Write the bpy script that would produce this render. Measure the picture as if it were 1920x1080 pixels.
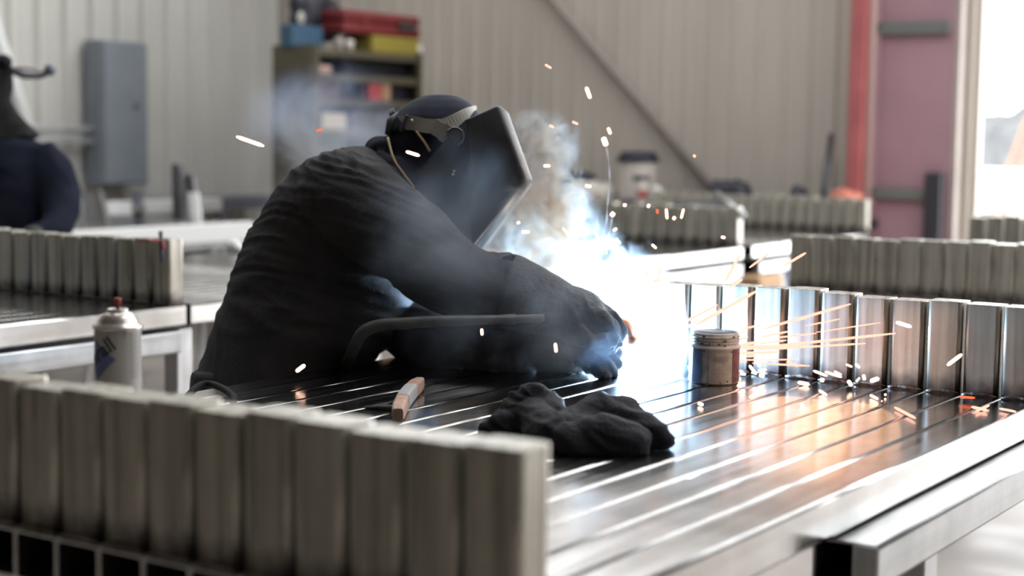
import bpy, bmesh, math, random
from mathutils import Vector, Matrix, noise
from math import sin, cos, pi, radians, atan2, sqrt
random.seed(7)
for o in list(bpy.data.objects):
    bpy.data.objects.remove(o)
SC = bpy.context.scene
COL = SC.collection

# ------------------------------------------------------------------ camera
F_PX = 3036.78
PITCH, ROLL, YAW = radians(5.3487), radians(.7739), radians(33.5758)
DZ = .9                                    # height of the welded decks
CAM = Vector((0, 0, .5022 + DZ))
_f = Vector((-sin(YAW)*cos(PITCH), cos(YAW)*cos(PITCH), -sin(PITCH)))
_r = Vector((cos(YAW), sin(YAW), 0)); _u = _r.cross(_f)
CF = _f; CR = _r*cos(ROLL) + _u*sin(ROLL); CU = -_r*sin(ROLL) + _u*cos(ROLL)
cd = bpy.data.cameras.new('camera'); cam = bpy.data.objects.new('camera', cd); COL.objects.link(cam)
cam.matrix_world = Matrix(((CR.x, CU.x, -CF.x, CAM.x), (CR.y, CU.y, -CF.y, CAM.y), (CR.z, CU.z, -CF.z, CAM.z), (0, 0, 0, 1)))
cd.sensor_width = 36; cd.lens = F_PX*36/1920; cd.clip_start = .05; cd.clip_end = 500
cd.dof.use_dof = True; cd.dof.focus_distance = 3.12; cd.dof.aperture_fstop = 2.3
SC.camera = cam

# ------------------------------------------------------------------ world, light, exposure
w = bpy.data.worlds.new('overcast_sky'); SC.world = w; w.use_nodes = True
nt = w.node_tree; bg = nt.nodes['Background']
bg.inputs['Color'].default_value = (.96, .98, 1.0, 1); bg.inputs['Strength'].default_value = 7.5
SC.view_settings.view_transform = 'Standard'; SC.view_settings.look = 'None'
SC.view_settings.exposure = 0.0; SC.view_settings.gamma = 1; SC.view_settings.use_curve_mapping = False
SC.cycles.max_bounces = 6; SC.cycles.diffuse_bounces = 3; SC.cycles.glossy_bounces = 3
SC.cycles.transmission_bounces = 4; SC.cycles.volume_bounces = 0; SC.cycles.transparent_max_bounces = 16
SC.cycles.caustics_reflective = False; SC.cycles.caustics_refractive = False
SC.cycles.sample_clamp_indirect = 6; SC.cycles.use_denoising = True
SC.cycles.volume_step_rate = .6; SC.cycles.volume_max_steps = 256

def area(name, loc, direction, sx, sy, power, color=(1, 1, 1), portal=False):
    l = bpy.data.lights.new(name, 'AREA'); l.shape = 'RECTANGLE'; l.size = sx; l.size_y = sy
    l.energy = power; l.color = color
    if portal: l.cycles.is_portal = True
    o = bpy.data.objects.new(name, l); o.location = loc
    o.rotation_euler = Vector(direction).to_track_quat('-Z', 'Y').to_euler(); COL.objects.link(o); return o

YW = 9.5          # far wall
XWL = -8.5        # left wall
XWR = 4.5         # right wall
YN = -.8         # unseen wall behind the camera, set close and dark to dim front row
ZC = 5.2
DOOR_X0, DOOR_X1, DOOR_Z = -3.02, 2.4, 4.6
area('portal_far_door', ((DOOR_X0+DOOR_X1)/2, YW+.1, DOOR_Z/2), (0, -1, 0), DOOR_X1-DOOR_X0, DOOR_Z, 1, portal=True)
WIN_Z0, WIN_Z1 = 3.9, 4.95                 # high openings added above the view to put highlights on deck ribs
area('portal_added_windows', ((XWL+DOOR_X0)/2, YW+.1, (WIN_Z0+WIN_Z1)/2), (0, -1, 0), DOOR_X0-XWL-.3, WIN_Z1-WIN_Z0, 1, portal=True)
BAY_Y0, BAY_Y1, BAY_Z = 7.7, 8.7, 2.2          # unseen bay added in the right-hand wall to brighten end faces
area('portal_added_bay', (XWR+.1, (BAY_Y0+BAY_Y1)/2, BAY_Z/2), (-1, 0, 0), BAY_Y1-BAY_Y0, BAY_Z, 1, portal=True)
SKY_STRIPS = ((-6.4, -5.6), (-3.6, -2.8), (-.8, 0), (2.0, 2.8))      # unseen rooflights added to light the hall and rib lines (x ranges)
SKY_Y0, SKY_Y1 = 2.4, 9.0
for x0_, x1_ in SKY_STRIPS:
    area('portal_added_rooflight', ((x0_+x1_)/2, (SKY_Y0+SKY_Y1)/2, ZC+.15), (0, 0, -1), x1_-x0_, SKY_Y1-SKY_Y0, 1, portal=True)
ARC_POWER = 170

# ------------------------------------------------------------------ helpers
def ray(px, py):
    return CF + CR*((px-960)/F_PX) - CU*((py-540)/F_PX)
def pp(px, py, d):            # point at depth d along the view axis
    return CAM + ray(px, py)*d
def on_z(px, py, z):
    r = ray(px, py); return CAM + r*((z-CAM.z)/r.z)
def on_x(px, py, x):
    r = ray(px, py); return CAM + r*((x-CAM.x)/r.x)
def on_y(px, py, y):
    r = ray(px, py); return CAM + r*((y-CAM.y)/r.y)

def link(name, me, m=None, parent=None, loc=None, smooth=False, label=None):
    o = bpy.data.objects.new(name, me); COL.objects.link(o)
    if m is not None and len(me.materials) == 0: me.materials.append(m)
    if smooth:
        for p in me.polygons: p.use_smooth = True
    if parent is not None:
        o.parent = parent
        o.matrix_parent_inverse = Matrix.Identity(4)
    if loc is not None: o.location = loc
    if label: o['label'] = label
    return o
def finish(bm, name='mesh'):
    bmesh.ops.recalc_face_normals(bm, faces=bm.faces)
    me = bpy.data.meshes.new(name); bm.to_mesh(me); bm.free(); return me
def obj(name, bm, m=None, parent=None, loc=None, smooth=False, label=None):
    """world-space geometry unless loc given; parented geometry is made local to its root"""
    me = finish(bm, name)
    if parent is not None and loc is None:
        off = world_of(parent)
        me.transform(Matrix.Translation(-off))
    return link(name, me, m, parent, loc, smooth, label)
def world_of(o):
    v = Vector(o.location)
    while o.parent is not None:
        o = o.parent; v += Vector(o.location)
    return v
def thing(name, label, cat, loc=(0, 0, 0), group=None):
    o = bpy.data.objects.new(name, None); COL.objects.link(o); o.location = loc; o.empty_display_size = .1
    o['label'] = label; o['category'] = cat
    if group: o['group'] = group
    return o
def tag(o, label, cat, group=None):
    o['label'] = label; o['category'] = cat
    if group: o['group'] = group
    return o
def struct(o, label=None):
    o['kind'] = 'structure'
    if label: o['label'] = label
    return o

def add_box(bm, x0, x1, y0, y1, z0, z1, mat=None, bevel=0):
    vs = [bm.verts.new((x, y, z)) for z in (z0, z1) for y in (y0, y1) for x in (x0, x1)]
    fs = [bm.faces.new([vs[i] for i in q]) for q in ((0, 2, 3, 1), (4, 5, 7, 6), (0, 1, 5, 4), (2, 6, 7, 3), (0, 4, 6, 2), (1, 3, 7, 5))]
    if bevel:
        es = list({e for f in fs for e in f.edges})
        r = bmesh.ops.bevel(bm, geom=es, offset=bevel, segments=2, affect='EDGES', profile=.6)
        vs = list({v for v in r['verts']} | {v for f in r['faces'] for v in f.verts} | {v for v in vs if v.is_valid})
    if mat is not None: bmesh.ops.transform(bm, matrix=mat, verts=vs)
    return vs
def box(x0, x1, y0, y1, z0, z1, bevel=0):
    bm = bmesh.new(); add_box(bm, x0, x1, y0, y1, z0, z1, bevel=bevel); return bm
def add_tube(bm, pts, rads, n=10, cap=True, flat=None):
    """tube through points, radius per point; flat = (vector, factor) squeezes along a vector"""
    pts = [Vector(p) for p in pts]
    if not hasattr(rads, '__len__'): rads = [rads]*len(pts)
    up = None; rings = []
    for i, p in enumerate(pts):
        t = (pts[min(i+1, len(pts)-1)] - pts[max(i-1, 0)]).normalized()
        if up is None:
            up = t.orthogonal().normalized()
        u = (up - t*up.dot(t)).normalized(); up = u; v = t.cross(u)
        ring = []
        for k in range(n):
            a = 2*pi*k/n; d = (u*cos(a) + v*sin(a))*rads[i]
            if flat is not None:
                fv, ff = flat; d = d - fv*d.dot(fv)*(1-ff)
            ring.append(bm.verts.new(p+d))
        rings.append(ring)
    for a, b in zip(rings, rings[1:]):
        for k in range(n): bm.faces.new((a[k], a[(k+1) % n], b[(k+1) % n], b[k]))
    if cap:
        bm.faces.new(rings[0][::-1]); bm.faces.new(rings[-1])
    return rings
def tube(pts, rads, n=10, **k):
    bm = bmesh.new(); add_tube(bm, pts, rads, n, **k); return bm
def spline(pts, m=6):
    """Catmull-Rom through tuples of equal length"""
    pts = [tuple(p) for p in pts]; out = []
    for i in range(len(pts)-1):
        p0 = pts[max(i-1, 0)]; p1 = pts[i]; p2 = pts[i+1]; p3 = pts[min(i+2, len(pts)-1)]
        for s in range(m):
            t = s/m
            out.append(tuple(.5*((2*b) + (-a+c)*t + (2*a-5*b+4*c-d)*t*t + (-a+3*b-3*c+d)*t**3) for a, b, c, d in zip(p0, p1, p2, p3)))
    out.append(pts[-1]); return out
def add_lathe(bm, prof, n=24, c=(0, 0, 0)):
    rings = []
    for r, z in prof:
        if r < 1e-6: rings.append([bm.verts.new((c[0], c[1], c[2]+z))])
        else: rings.append([bm.verts.new((c[0]+r*cos(2*pi*k/n), c[1]+r*sin(2*pi*k/n), c[2]+z)) for k in range(n)])
    for a, b in zip(rings, rings[1:]):
        for k in range(n):
            k2 = (k+1) % n
            if len(a) == 1 and len(b) == 1: continue
            if len(a) == 1: bm.faces.new((a[0], b[k2], b[k]))
            elif len(b) == 1: bm.faces.new((a[k], a[k2], b[0]))
            else: bm.faces.new((a[k], a[k2], b[k2], b[k]))
def lathe(prof, n=24, c=(0, 0, 0)):
    bm = bmesh.new(); add_lathe(bm, prof, n, c); return bm
def add_loft(bm, rings, n=24, e=2.3):
    """rings: (centre, u half vector, v half vector)"""
    R = []
    for c, u, v in rings:
        ring = []
        for k in range(n):
            a = 2*pi*k/n; ca, sa = cos(a), sin(a)
            ring.append(bm.verts.new(Vector(c) + u*(abs(ca)**(2/e)*(1 if ca >= 0 else -1)) + v*(abs(sa)**(2/e)*(1 if sa >= 0 else -1))))
        R.append(ring)
    for a, b in zip(R, R[1:]):
        for k in range(n): bm.faces.new((a[k], a[(k+1) % n], b[(k+1) % n], b[k]))
    bm.faces.new(R[0][::-1]); bm.faces.new(R[-1])
def add_ball(bm, c, r, seg=16, ring=10, mat=None):
    m = Matrix.Translation(Vector(c)) @ (mat if mat is not None else Matrix.Identity(4)) @ Matrix.Diagonal((*(r if hasattr(r, '__len__') else (r, r, r)), 1))
    bmesh.ops.create_uvsphere(bm, u_segments=seg, v_segments=ring, radius=1, matrix=m)
def remesh(bm, voxel, smooth=4, factor=.5):
    """fuse overlapping solids into one continuous surface"""
    me = finish(bm); o = bpy.data.objects.new('tmp', me); COL.objects.link(o)
    r = o.modifiers.new('r', 'REMESH'); r.mode = 'VOXEL'; r.voxel_size = voxel
    if smooth:
        s = o.modifiers.new('s', 'SMOOTH'); s.iterations = smooth; s.factor = factor
    dg = bpy.context.evaluated_depsgraph_get(); ev = o.evaluated_get(dg)
    out = bpy.data.meshes.new_from_object(ev, depsgraph=dg)
    bpy.data.objects.remove(o); bpy.data.meshes.remove(me)
    for p in out.polygons: p.use_smooth = True
    return out
def displace(me, fn):
    me.update()
    ns = [v.normal.copy() for v in me.vertices]
    for v, n_ in zip(me.vertices, ns):
        v.co = v.co + n_*fn(v.co, n_)
    me.update()
def mesh_obj(name, me, m, parent=None, label=None):
    if parent is not None: me.transform(Matrix.Translation(-world_of(parent)))
    return link(name, me, m, parent, None, False, label)

# ------------------------------------------------------------------ materials
def mat(name, color=(.5, .5, .5), rough=.5, metal=0., spec=.5, emit=None, strength=0):
    m = bpy.data.materials.new(name); m.use_nodes = True
    b = m.node_tree.nodes['Principled BSDF']
    b.inputs['Base Color'].default_value = (*color, 1); b.inputs['Roughness'].default_value = rough
    b.inputs['Metallic'].default_value = metal; b.inputs['Specular IOR Level'].default_value = spec
    if emit:
        b.inputs['Emission Color'].default_value = (*emit, 1); b.inputs['Emission Strength'].default_value = strength
    return m
def noise_mix(m, c1, c2, scale=(1, 1, 1), ns=5, detail=4, lo=.35, hi=.65, bump=0, rough=None, coord='Object', bscale=None):
    """two-colour noise variation, optional roughness range and bump"""
    t = m.node_tree; N = t.nodes; L = t.links; b = N['Principled BSDF']
    tc = N.new('ShaderNodeTexCoord'); mp = N.new('ShaderNodeMapping'); mp.inputs['Scale'].default_value = scale
    L.new(tc.outputs[coord], mp.inputs['Vector'])
    oi = N.new('ShaderNodeObjectInfo'); ad = N.new('ShaderNodeVectorMath'); ad.operation = 'MULTIPLY_ADD'
    cb = N.new('ShaderNodeCombineXYZ')
    for i in range(3): L.new(oi.outputs['Random'], cb.inputs[i])
    L.new(cb.outputs[0], ad.inputs[0]); ad.inputs[1].default_value = (37, 53, 71); L.new(mp.outputs[0], ad.inputs[2])
    nz = N.new('ShaderNodeTexNoise'); nz.inputs['Scale'].default_value = ns; nz.inputs['Detail'].default_value = detail
    L.new(ad.outputs[0], nz.inputs['Vector'])
    rp = N.new('ShaderNodeValToRGB'); rp.color_ramp.elements[0].position = lo; rp.color_ramp.elements[1].position = hi
    rp.color_ramp.elements[0].color = (*c1, 1); rp.color_ramp.elements[1].color = (*c2, 1)
    L.new(nz.outputs['Fac'], rp.inputs['Fac']); L.new(rp.outputs['Color'], b.inputs['Base Color'])
    if rough:
        mr = N.new('ShaderNodeMapRange'); mr.inputs['From Min'].default_value = .3; mr.inputs['From Max'].default_value = .7
        mr.inputs['To Min'].default_value = rough[0]; mr.inputs['To Max'].default_value = rough[1]
        L.new(nz.outputs['Fac'], mr.inputs['Value']); L.new(mr.outputs[0], b.inputs['Roughness'])
    if bump:
        bp = N.new('ShaderNodeBump'); bp.inputs['Strength'].default_value = bump; bp.inputs['Distance'].default_value = .01
        if bscale:
            n2 = N.new('ShaderNodeTexNoise'); n2.inputs['Scale'].default_value = bscale; n2.inputs['Detail'].default_value = 5
            L.new(tc.outputs[coord], n2.inputs['Vector']); L.new(n2.outputs['Fac'], bp.inputs['Height'])
        else: L.new(nz.outputs['Fac'], bp.inputs['Height'])
        L.new(bp.outputs[0], b.inputs['Normal'])
    return m
def steel(name, axis, c1, c2, rough, stain=False, metal=1.0):
    """mill-finish tube steel: streaks along the tube's axis, optional burn stains round the weld"""
    sc = {'y': (40, 1.2, 40), 'z': (40, 40, 1.2), 'x': (1.2, 40, 40)}[axis]
    m = noise_mix(mat(name, metal=metal), c1, c2, sc, 1.6, 3, .3, .7, rough=rough)
    t = m.node_tree; N = t.nodes; L = t.links; b = N['Principled BSDF']
    rp = [n for n in N if n.type == 'VALTORGB'][0]
    tc = [n for n in N if n.type == 'TEX_COORD'][0]
    # blotches of mill scale
    n3 = N.new('ShaderNodeTexNoise'); n3.inputs['Scale'].default_value = 9; n3.inputs['Detail'].default_value = 4
    L.new(tc.outputs['Object'], n3.inputs['Vector'])
    mr = N.new('ShaderNodeMapRange'); mr.inputs['From Min'].default_value = .35; mr.inputs['From Max'].default_value = .7
    mr.inputs['To Min'].default_value = 1.0; mr.inputs['To Max'].default_value = .72
    L.new(n3.outputs['Fac'], mr.inputs['Value'])
    mx = N.new('ShaderNodeMix'); mx.data_type = 'RGBA'; mx.blend_type = 'MULTIPLY'; mx.inputs[0].default_value = 1
    L.new(rp.outputs['Color'], mx.inputs[6]); L.new(mr.outputs[0], mx.inputs[7])
    last = mx.outputs[2]
    if stain:
        sx = N.new('ShaderNodeSeparateXYZ'); L.new(tc.outputs['Object'], sx.inputs[0])
        n4 = N.new('ShaderNodeTexNoise'); n4.inputs['Scale'].default_value = 28; L.new(tc.outputs['Object'], n4.inputs['Vector'])
        ma = N.new('ShaderNodeMath'); ma.operation = 'MULTIPLY_ADD'; ma.inputs[1].default_value = -.07; L.new(n4.outputs['Fac'], ma.inputs[0]); L.new(sx.outputs['Z'], ma.inputs[2])
        m2 = N.new('ShaderNodeMapRange'); m2.inputs['From Min'].default_value = -.035; m2.inputs['From Max'].default_value = .015
        m2.inputs['To Min'].default_value = 1; m2.inputs['To Max'].default_value = 0
        L.new(ma.outputs[0], m2.inputs['Value'])
        m3 = N.new('ShaderNodeMix'); m3.data_type = 'RGBA'
        L.new(m2.outputs[0], m3.inputs[0]); L.new(last, m3.inputs[6]); m3.inputs[7].default_value = (.05, .04, .04, 1)
        last = m3.outputs[2]
    L.new(last, b.inputs['Base Color'])
    return m

M = {}
M['deck'] = steel('deck_steel', 'y', (.56, .55, .54), (.64, .63, .615), (.14, .20))
M['upright'] = steel('upright_steel', 'z', (.355, .335, .285), (.61, .58, .505), (.24, .38), stain=True, metal=.6)
M['beam'] = steel('beam_steel', 'y', (.36, .365, .37), (.50, .505, .51), (.3, .45))
M['leg'] = steel('leg_steel', 'z', (.46, .46, .47), (.6, .6, .6), (.35, .5))
M['bead'] = noise_mix(mat('weld_bead_metal', metal=.8), (.07, .06, .05), (.22, .20, .18), ns=60, rough=(.35, .6), bump=.3)
M['dark_metal'] = mat('dark_metal', (.06, .06, .07), .45, .6)
M['tube_inside'] = mat('shaded_tube_inside', (.022, .019, .017), .8, 0, .2)  # shade put into the colour so open tube ends look unlit inside
M['black'] = mat('black_rubber', (.012, .012, .014), .75, 0, .3)
M['jacket'] = noise_mix(mat('jacket_cloth', rough=.85, spec=.25), (.030, .0295, .032), (.048, .0465, .048), ns=14, rough=(.8, .92), bump=.35, bscale=260)
M['hood'] = noise_mix(mat('hood_cloth', rough=.9, spec=.2), (.010, .011, .018), (.018, .019, .028), ns=14, bump=.3, bscale=240)
M['cap'] = noise_mix(mat('cap_cloth', rough=.8, spec=.3), (.018, .021, .036), (.028, .032, .052), ns=20)
M['trousers'] = noise_mix(mat('trouser_cloth', rough=.9), (.02, .022, .03), (.035, .037, .045), ns=10)
M['glove'] = noise_mix(mat('glove_leather', rough=.7, spec=.35), (.030, .029, .030), (.060, .056, .052), ns=22, rough=(.55, .8), bump=.45, bscale=90)
M['leather'] = noise_mix(mat('boot_leather', rough=.55), (.03, .022, .018), (.06, .045, .035), ns=15)
M['helmet'] = noise_mix(mat('helmet_shell', rough=.5, spec=.35), (.028, .028, .030), (.048, .048, .050), ns=9, rough=(.28, .42))
M['band'] = noise_mix(mat('headgear_plastic', rough=.5), (.34, .31, .28), (.44, .41, .37), ns=12)
M['strap'] = mat('tan_elastic', (.42, .30, .16), .7)
M['skin'] = mat('skin', (.45, .27, .2), .55)
M['copper'] = mat('copper', (.75, .38, .22), .3, 1)
M['wire'] = mat('weld_wire', (.6, .5, .4), .4, 1)
M['hose'] = noise_mix(mat('torch_cable_rubber', rough=.5), (.05, .05, .055), (.09, .088, .085), ns=20)
M['red'] = mat('red_paint', (.42, .06, .06), .5)
M['post_red'] = noise_mix(mat('red_oxide_paint', rough=.5), (.38, .10, .105), (.45, .13, .13), ns=6)
M['mauve'] = noise_mix(mat('mauve_primer', rough=.6), (.33, .195, .23), (.38, .225, .26), ns=3)
M['grey_green'] = mat('grey_green_paint', (.14, .15, .14), .6)
M['cream'] = noise_mix(mat('cream_paint', rough=.5), (.34, .295, .27), (.40, .35, .32), ns=5)
M['pipe_white'] = mat('pale_pipe', (.55, .42, .38), .45)
M['white'] = mat('white_paint', (.75, .75, .74), .45)
M['wall_left'] = noise_mix(mat('light_wall_panel', rough=.5), (.52, .51, .47), (.58, .57, .525), (1, 1, .3), 2)
M['wall_far'] = noise_mix(mat('beige_wall_panel', rough=.55), (.45, .405, .355), (.50, .45, .395), (1, 1, .3), 2)
M['wall_plain'] = mat('plain_wall_panel', (.42, .40, .37), .6)
M['ceiling'] = mat('ceiling_insulation', (.55, .55, .54), .8)
M['floor'] = noise_mix(mat('concrete_floor', rough=.5), (.40, .35, .315), (.53, .475, .435), ns=2.2, detail=7, rough=(.35, .6), bump=.15)
M['outside_ground'] = noise_mix(mat('yard_concrete', rough=.9), (.62, .62, .62), (.72, .72, .72), ns=.6)
M['box_grey'] = noise_mix(mat('grey_enamel', rough=.45), (.20, .225, .255), (.235, .26, .29), ns=4)
M['box_dark'] = mat('dark_grey_enamel', (.16, .165, .20), .5)  # one flat blue-grey, darker than the cabinet
M['galv'] = noise_mix(mat('galvanised_pipe', rough=.4, metal=.2), (.5, .5, .5), (.62, .62, .62), ns=8)
M['shelf'] = noise_mix(mat('olive_steel_shelf', rough=.6), (.070, .058, .034), (.095, .078, .046), ns=5)
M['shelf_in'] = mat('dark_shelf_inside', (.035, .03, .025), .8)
M['case_red'] = noise_mix(mat('red_case_plastic', rough=.5), (.15, .014, .016), (.19, .020, .022), ns=6)
M['yellow'] = mat('yellow_plastic', (.28, .225, .035), .5)
M['blue'] = mat('blue_plastic', (.03, .085, .15), .5)
M['navy'] = mat('navy_plastic', (.010, .012, .022), .5)
M['plastic_white'] = mat('white_plastic', (.62, .57, .52), .5)
M['label_red'] = mat('label_red', (.5, .06, .06), .5)
M['orange'] = mat('orange_paint', (.30, .13, .075), .5)
M['cardboard'] = mat('tan_cardboard', (.40, .24, .13), .8)
M['wood'] = noise_mix(mat('pale_worn_wood', rough=.7), (.40, .25, .19), (.55, .37, .29), (1, 1, 1), 40)
M['grey_tape'] = mat('grey_tape', (.45, .45, .45), .5)
M['can_metal'] = mat('can_tin', (.55, .50, .46), .28, 1)
M['can_body'] = noise_mix(mat('can_paint', rough=.35), (.52, .47, .45), (.60, .555, .53), ns=6)
M['can_blue'] = mat('can_blue', (.13, .17, .38), .4)
M['ink'] = mat('ink_dark', (.02, .02, .03), .5)
M['ink_grey'] = mat('ink_grey', (.33, .34, .35), .5)
M['tin_body'] = noise_mix(mat('tin_smudged_white', rough=.5), (.33, .33, .33), (.58, .57, .56), ns=40, detail=6, lo=.3, hi=.5)
M['tin_blue'] = noise_mix(mat('tin_blue_print', rough=.45), (.06, .10, .22), (.09, .14, .28), ns=40)
M['tin_red'] = noise_mix(mat('tin_red_print', rough=.45), (.15, .04, .05), (.26, .10, .10), ns=60)
M['tin_dark'] = mat('tin_dark_gel', (.03, .035, .06), .4)
M['rag'] = noise_mix(mat('dark_rag', rough=.8, spec=.3), (.014, .014, .019), (.028, .028, .034), ns=18, bump=.35, bscale=150)
M['leaf'] = noise_mix(mat('hazy_foliage', rough=.9), (.060, .062, .064), (.095, .097, .10), ns=3)  # outdoor haze put into the foliage as grey colour
def emitter(name, color, strength):
    m = bpy.data.materials.new(name); m.use_nodes = True; t = m.node_tree
    t.nodes.remove(t.nodes['Principled BSDF']); e = t.nodes.new('ShaderNodeEmission')
    e.inputs['Color'].default_value = (*color, 1); e.inputs['Strength'].default_value = strength
    t.links.new(e.outputs[0], t.nodes['Material Output'].inputs['Surface']); return m
M['spark_hot'] = emitter('white_hot_spark', (1, .60, .44), 2.8)
M['spark'] = emitter('orange_hot_spark', (1, .46, .34), 1.9)
M['spark_cool'] = emitter('cooling_red_spark', (1, .16, .06), 1.4)
M['arc'] = emitter('arc_light', (.85, .93, 1), 400)
M['lamp'] = emitter('lamp_diffuser', (1, .97, .92), 6)

# ------------------------------------------------------------------ room shell
def corrugated(a, b, z0, z1, normal, pitch=.2286, depth=.03, thick=.06):
    """profiled steel sheet wall from a to b (xy), ribs standing out along normal"""
    bm = bmesh.new(); a = Vector((*a, 0)); b = Vector((*b, 0)); L_ = (b-a).length; d = (b-a).normalized(); n = Vector((*normal, 0))
    prof = []; s = 0
    while s < L_:
        for ds, h in ((0, 0), (.055, 0), (.066, .006), (.090, .006), (.101, 0), (.165, 0), (.183, depth), (.210, depth), (.2285, 0)):
            if s+ds*pitch/.2286 <= L_: prof.append((s+ds*pitch/.2286, h))
        s += pitch
    prof.append((L_, 0))
    lo = [bm.verts.new(a+d*s+n*h+Vector((0, 0, z0))) for s, h in prof]; hi = [bm.verts.new(a+d*s+n*h+Vector((0, 0, z1))) for s, h in prof]
    for i in range(len(prof)-1): bm.faces.new((lo[i], lo[i+1], hi[i+1], hi[i]))
    q = [bm.verts.new(p) for p in (a-n*thick+Vector((0, 0, z0)), b-n*thick+Vector((0, 0, z0)), b-n*thick+Vector((0, 0, z1)), a-n*thick+Vector((0, 0, z1)))]
    bm.faces.new(q)
    bm.faces.new((lo[0], q[0], q[3], hi[0])); bm.faces.new((lo[-1], hi[-1], q[2], q[1]))
    bm.faces.new(hi + [q[2], q[3]]); bm.faces.new(lo[::-1] + [q[0], q[1]])
    return bm
struct(obj('floor', box(XWL-.2, XWR+.2, YN-.2, YW+.2, -.2, 0), M['floor']))
struct(obj('wall_left', corrugated((XWL, YN), (XWL, YW), 0, ZC, (1, 0)), M['wall_left']))
struct(obj('wall_far', corrugated((XWL, YW), (DOOR_X0, YW), 0, WIN_Z0, (0, -1), .17, .016), M['wall_far']))
struct(obj('wall_far_top', corrugated((XWL, YW), (DOOR_X0, YW), WIN_Z1, ZC, (0, -1), .17, .016), M['wall_far']))
NWIN = 5; ww = (DOOR_X0-XWL-.06)/NWIN
for i in range(NWIN):
    xa = XWL+.03+i*ww; xb = xa+ww
    t = thing('added_window_%d' % (i+1), 'unseen light opening added high in the far wall above the frame', 'added_window', ((xa+xb)/2, YW+.03, WIN_Z0)); t['kind'] = 'structure'
    for q in (box(xa, xa+.05, YW-.01, YW+.05, WIN_Z0, WIN_Z1), box(xb-.05, xb, YW-.01, YW+.05, WIN_Z0, WIN_Z1)): obj('mullion', q, M['white'], t)
    for q in (box(xa+.05, xb-.05, YW-.01, YW+.05, WIN_Z0, WIN_Z0+.05), box(xa+.05, xb-.05, YW-.01, YW+.05, WIN_Z1-.05, WIN_Z1)): obj('rail', q, M['white'], t)
bm = box(DOOR_X0, DOOR_X1, YW, YW+.06, DOOR_Z, ZC); add_box(bm, DOOR_X1, XWR+.06, YW, YW+.06, 0, ZC)
struct(obj('wall_far_door_side', bm, M['wall_plain']))
bm = box(XWR, XWR+.06, YN, BAY_Y0, 0, ZC); add_box(bm, XWR, XWR+.06, BAY_Y1, YW, 0, ZC); add_box(bm, XWR, XWR+.06, BAY_Y0, BAY_Y1, BAY_Z, ZC)
struct(obj('wall_right', bm, M['wall_plain']))
struct(obj('wall_near', box(XWL-.06, XWR+.06, YN-.06, YN, 0, ZC), mat('light_damping_wall', (.06, .05, .038), .6)))  # kept dark so little light bounces onto the front uprights
bm = bmesh.new(); edge = XWL-.1
for x0_, x1_ in SKY_STRIPS:
    add_box(bm, edge, x0_, SKY_Y0, SKY_Y1, ZC, ZC+.1); edge = x1_
add_box(bm, edge, XWR+.1, SKY_Y0, SKY_Y1, ZC, ZC+.1); add_box(bm, XWL-.1, XWR+.1, YN-.1, SKY_Y0, ZC, ZC+.1); add_box(bm, XWL-.1, XWR+.1, SKY_Y1, YW+.1, ZC, ZC+.1)
struct(obj('ceiling', bm, M['ceiling']))
for i, (x0_, x1_) in enumerate(SKY_STRIPS):
    t = thing('added_window_%d' % (i+11), 'rooflight strip added for light in the ceiling above the frame', 'added_window', ((x0_+x1_)/2, (SKY_Y0+SKY_Y1)/2, ZC)); t['kind'] = 'structure'
    for k in range(4): obj('glazing_bar', box(x0_, x1_, SKY_Y0+.6+1.7*k, SKY_Y0+.64+1.7*k, ZC+.02, ZC+.08), M['white'], t)

# columns and door jamb on the far wall
def xw(px, y=YW, py=200): return on_y(px, py, y).x
cx0, cx1 = xw(1648, YW-.12), xw(1786, YW-.12)
col = thing('trim_1', 'broad mauve steel column beside the open door', 'column', ((cx0+cx1)/2, YW-.1, 0)); col['kind'] = 'structure'
obj('web', box(cx0, cx1, YW-.115, YW-.03, 0, ZC), M['mauve'], col)
obj('edge_flange', box(cx0-.035, cx0, YW-.15, YW-.03, 0, ZC, .004), M['mauve'], col)
for i, (py0, py1) in enumerate(((40, 64), (354, 374))):
    za = on_y(1700, py1, YW-.15).z; zb = on_y(1700, py0, YW-.15).z
    obj('cross_rail', box(cx0-.02, cx1-.03, YW-.15, YW-.115, za, zb, .004), M['grey_green'], col, label='grey-green steel rail across the column')
zb = on_y(1700, 322, YW-.15).z
obj('latch_plate', box(xw(1742, YW-.15), xw(1774, YW-.15), YW-.19, YW-.116, .5, zb, .01), M['dark_metal'], col, label='dark latch bracket')
struct(obj('trim_2', box(cx1+.002, xw(1797, YW-.12), YW-.12, YW+.03, 0, DOOR_Z+.1, .003), M['cream']), 'cream door jamb at the right of the mauve column')
px0, px1 = xw(1601, YW-.15), xw(1626, YW-.15)
post = struct(obj('trim_4', box(px0, px1, YW-.24, YW-.05, 0, ZC, .006), M['post_red']), 'red steel wall post at the left of the mauve column')
struct(obj('trim_5', tube([(xw(1634, YW-.12), YW-.13, 0), (xw(1634, YW-.12), YW-.13, ZC)], .034, 12), M['pipe_white'], smooth=True), 'pale upright pipe between the red post and mauve column')
a_ = on_y(1020, -20, YW-.06); b_ = on_y(1345, 362, YW-.06)
dv = (b_-a_)
struct(obj('trim_6', tube([a_-dv*.6, b_+dv*.35], .027, 10), mat('brown_brace', (.28, .235, .21), .6), smooth=True), 'brown diagonal wall brace on the beige far wall')
a_ = on_x(-14, 40, XWL+.06); b_ = on_x(60, 270, XWL+.06); dv = b_-a_
struct(obj('trim_7', tube([a_-dv*.3, b_+dv*.5], .045, 10), M['white'], smooth=True), 'white diagonal wall brace behind the second worker')

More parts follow.
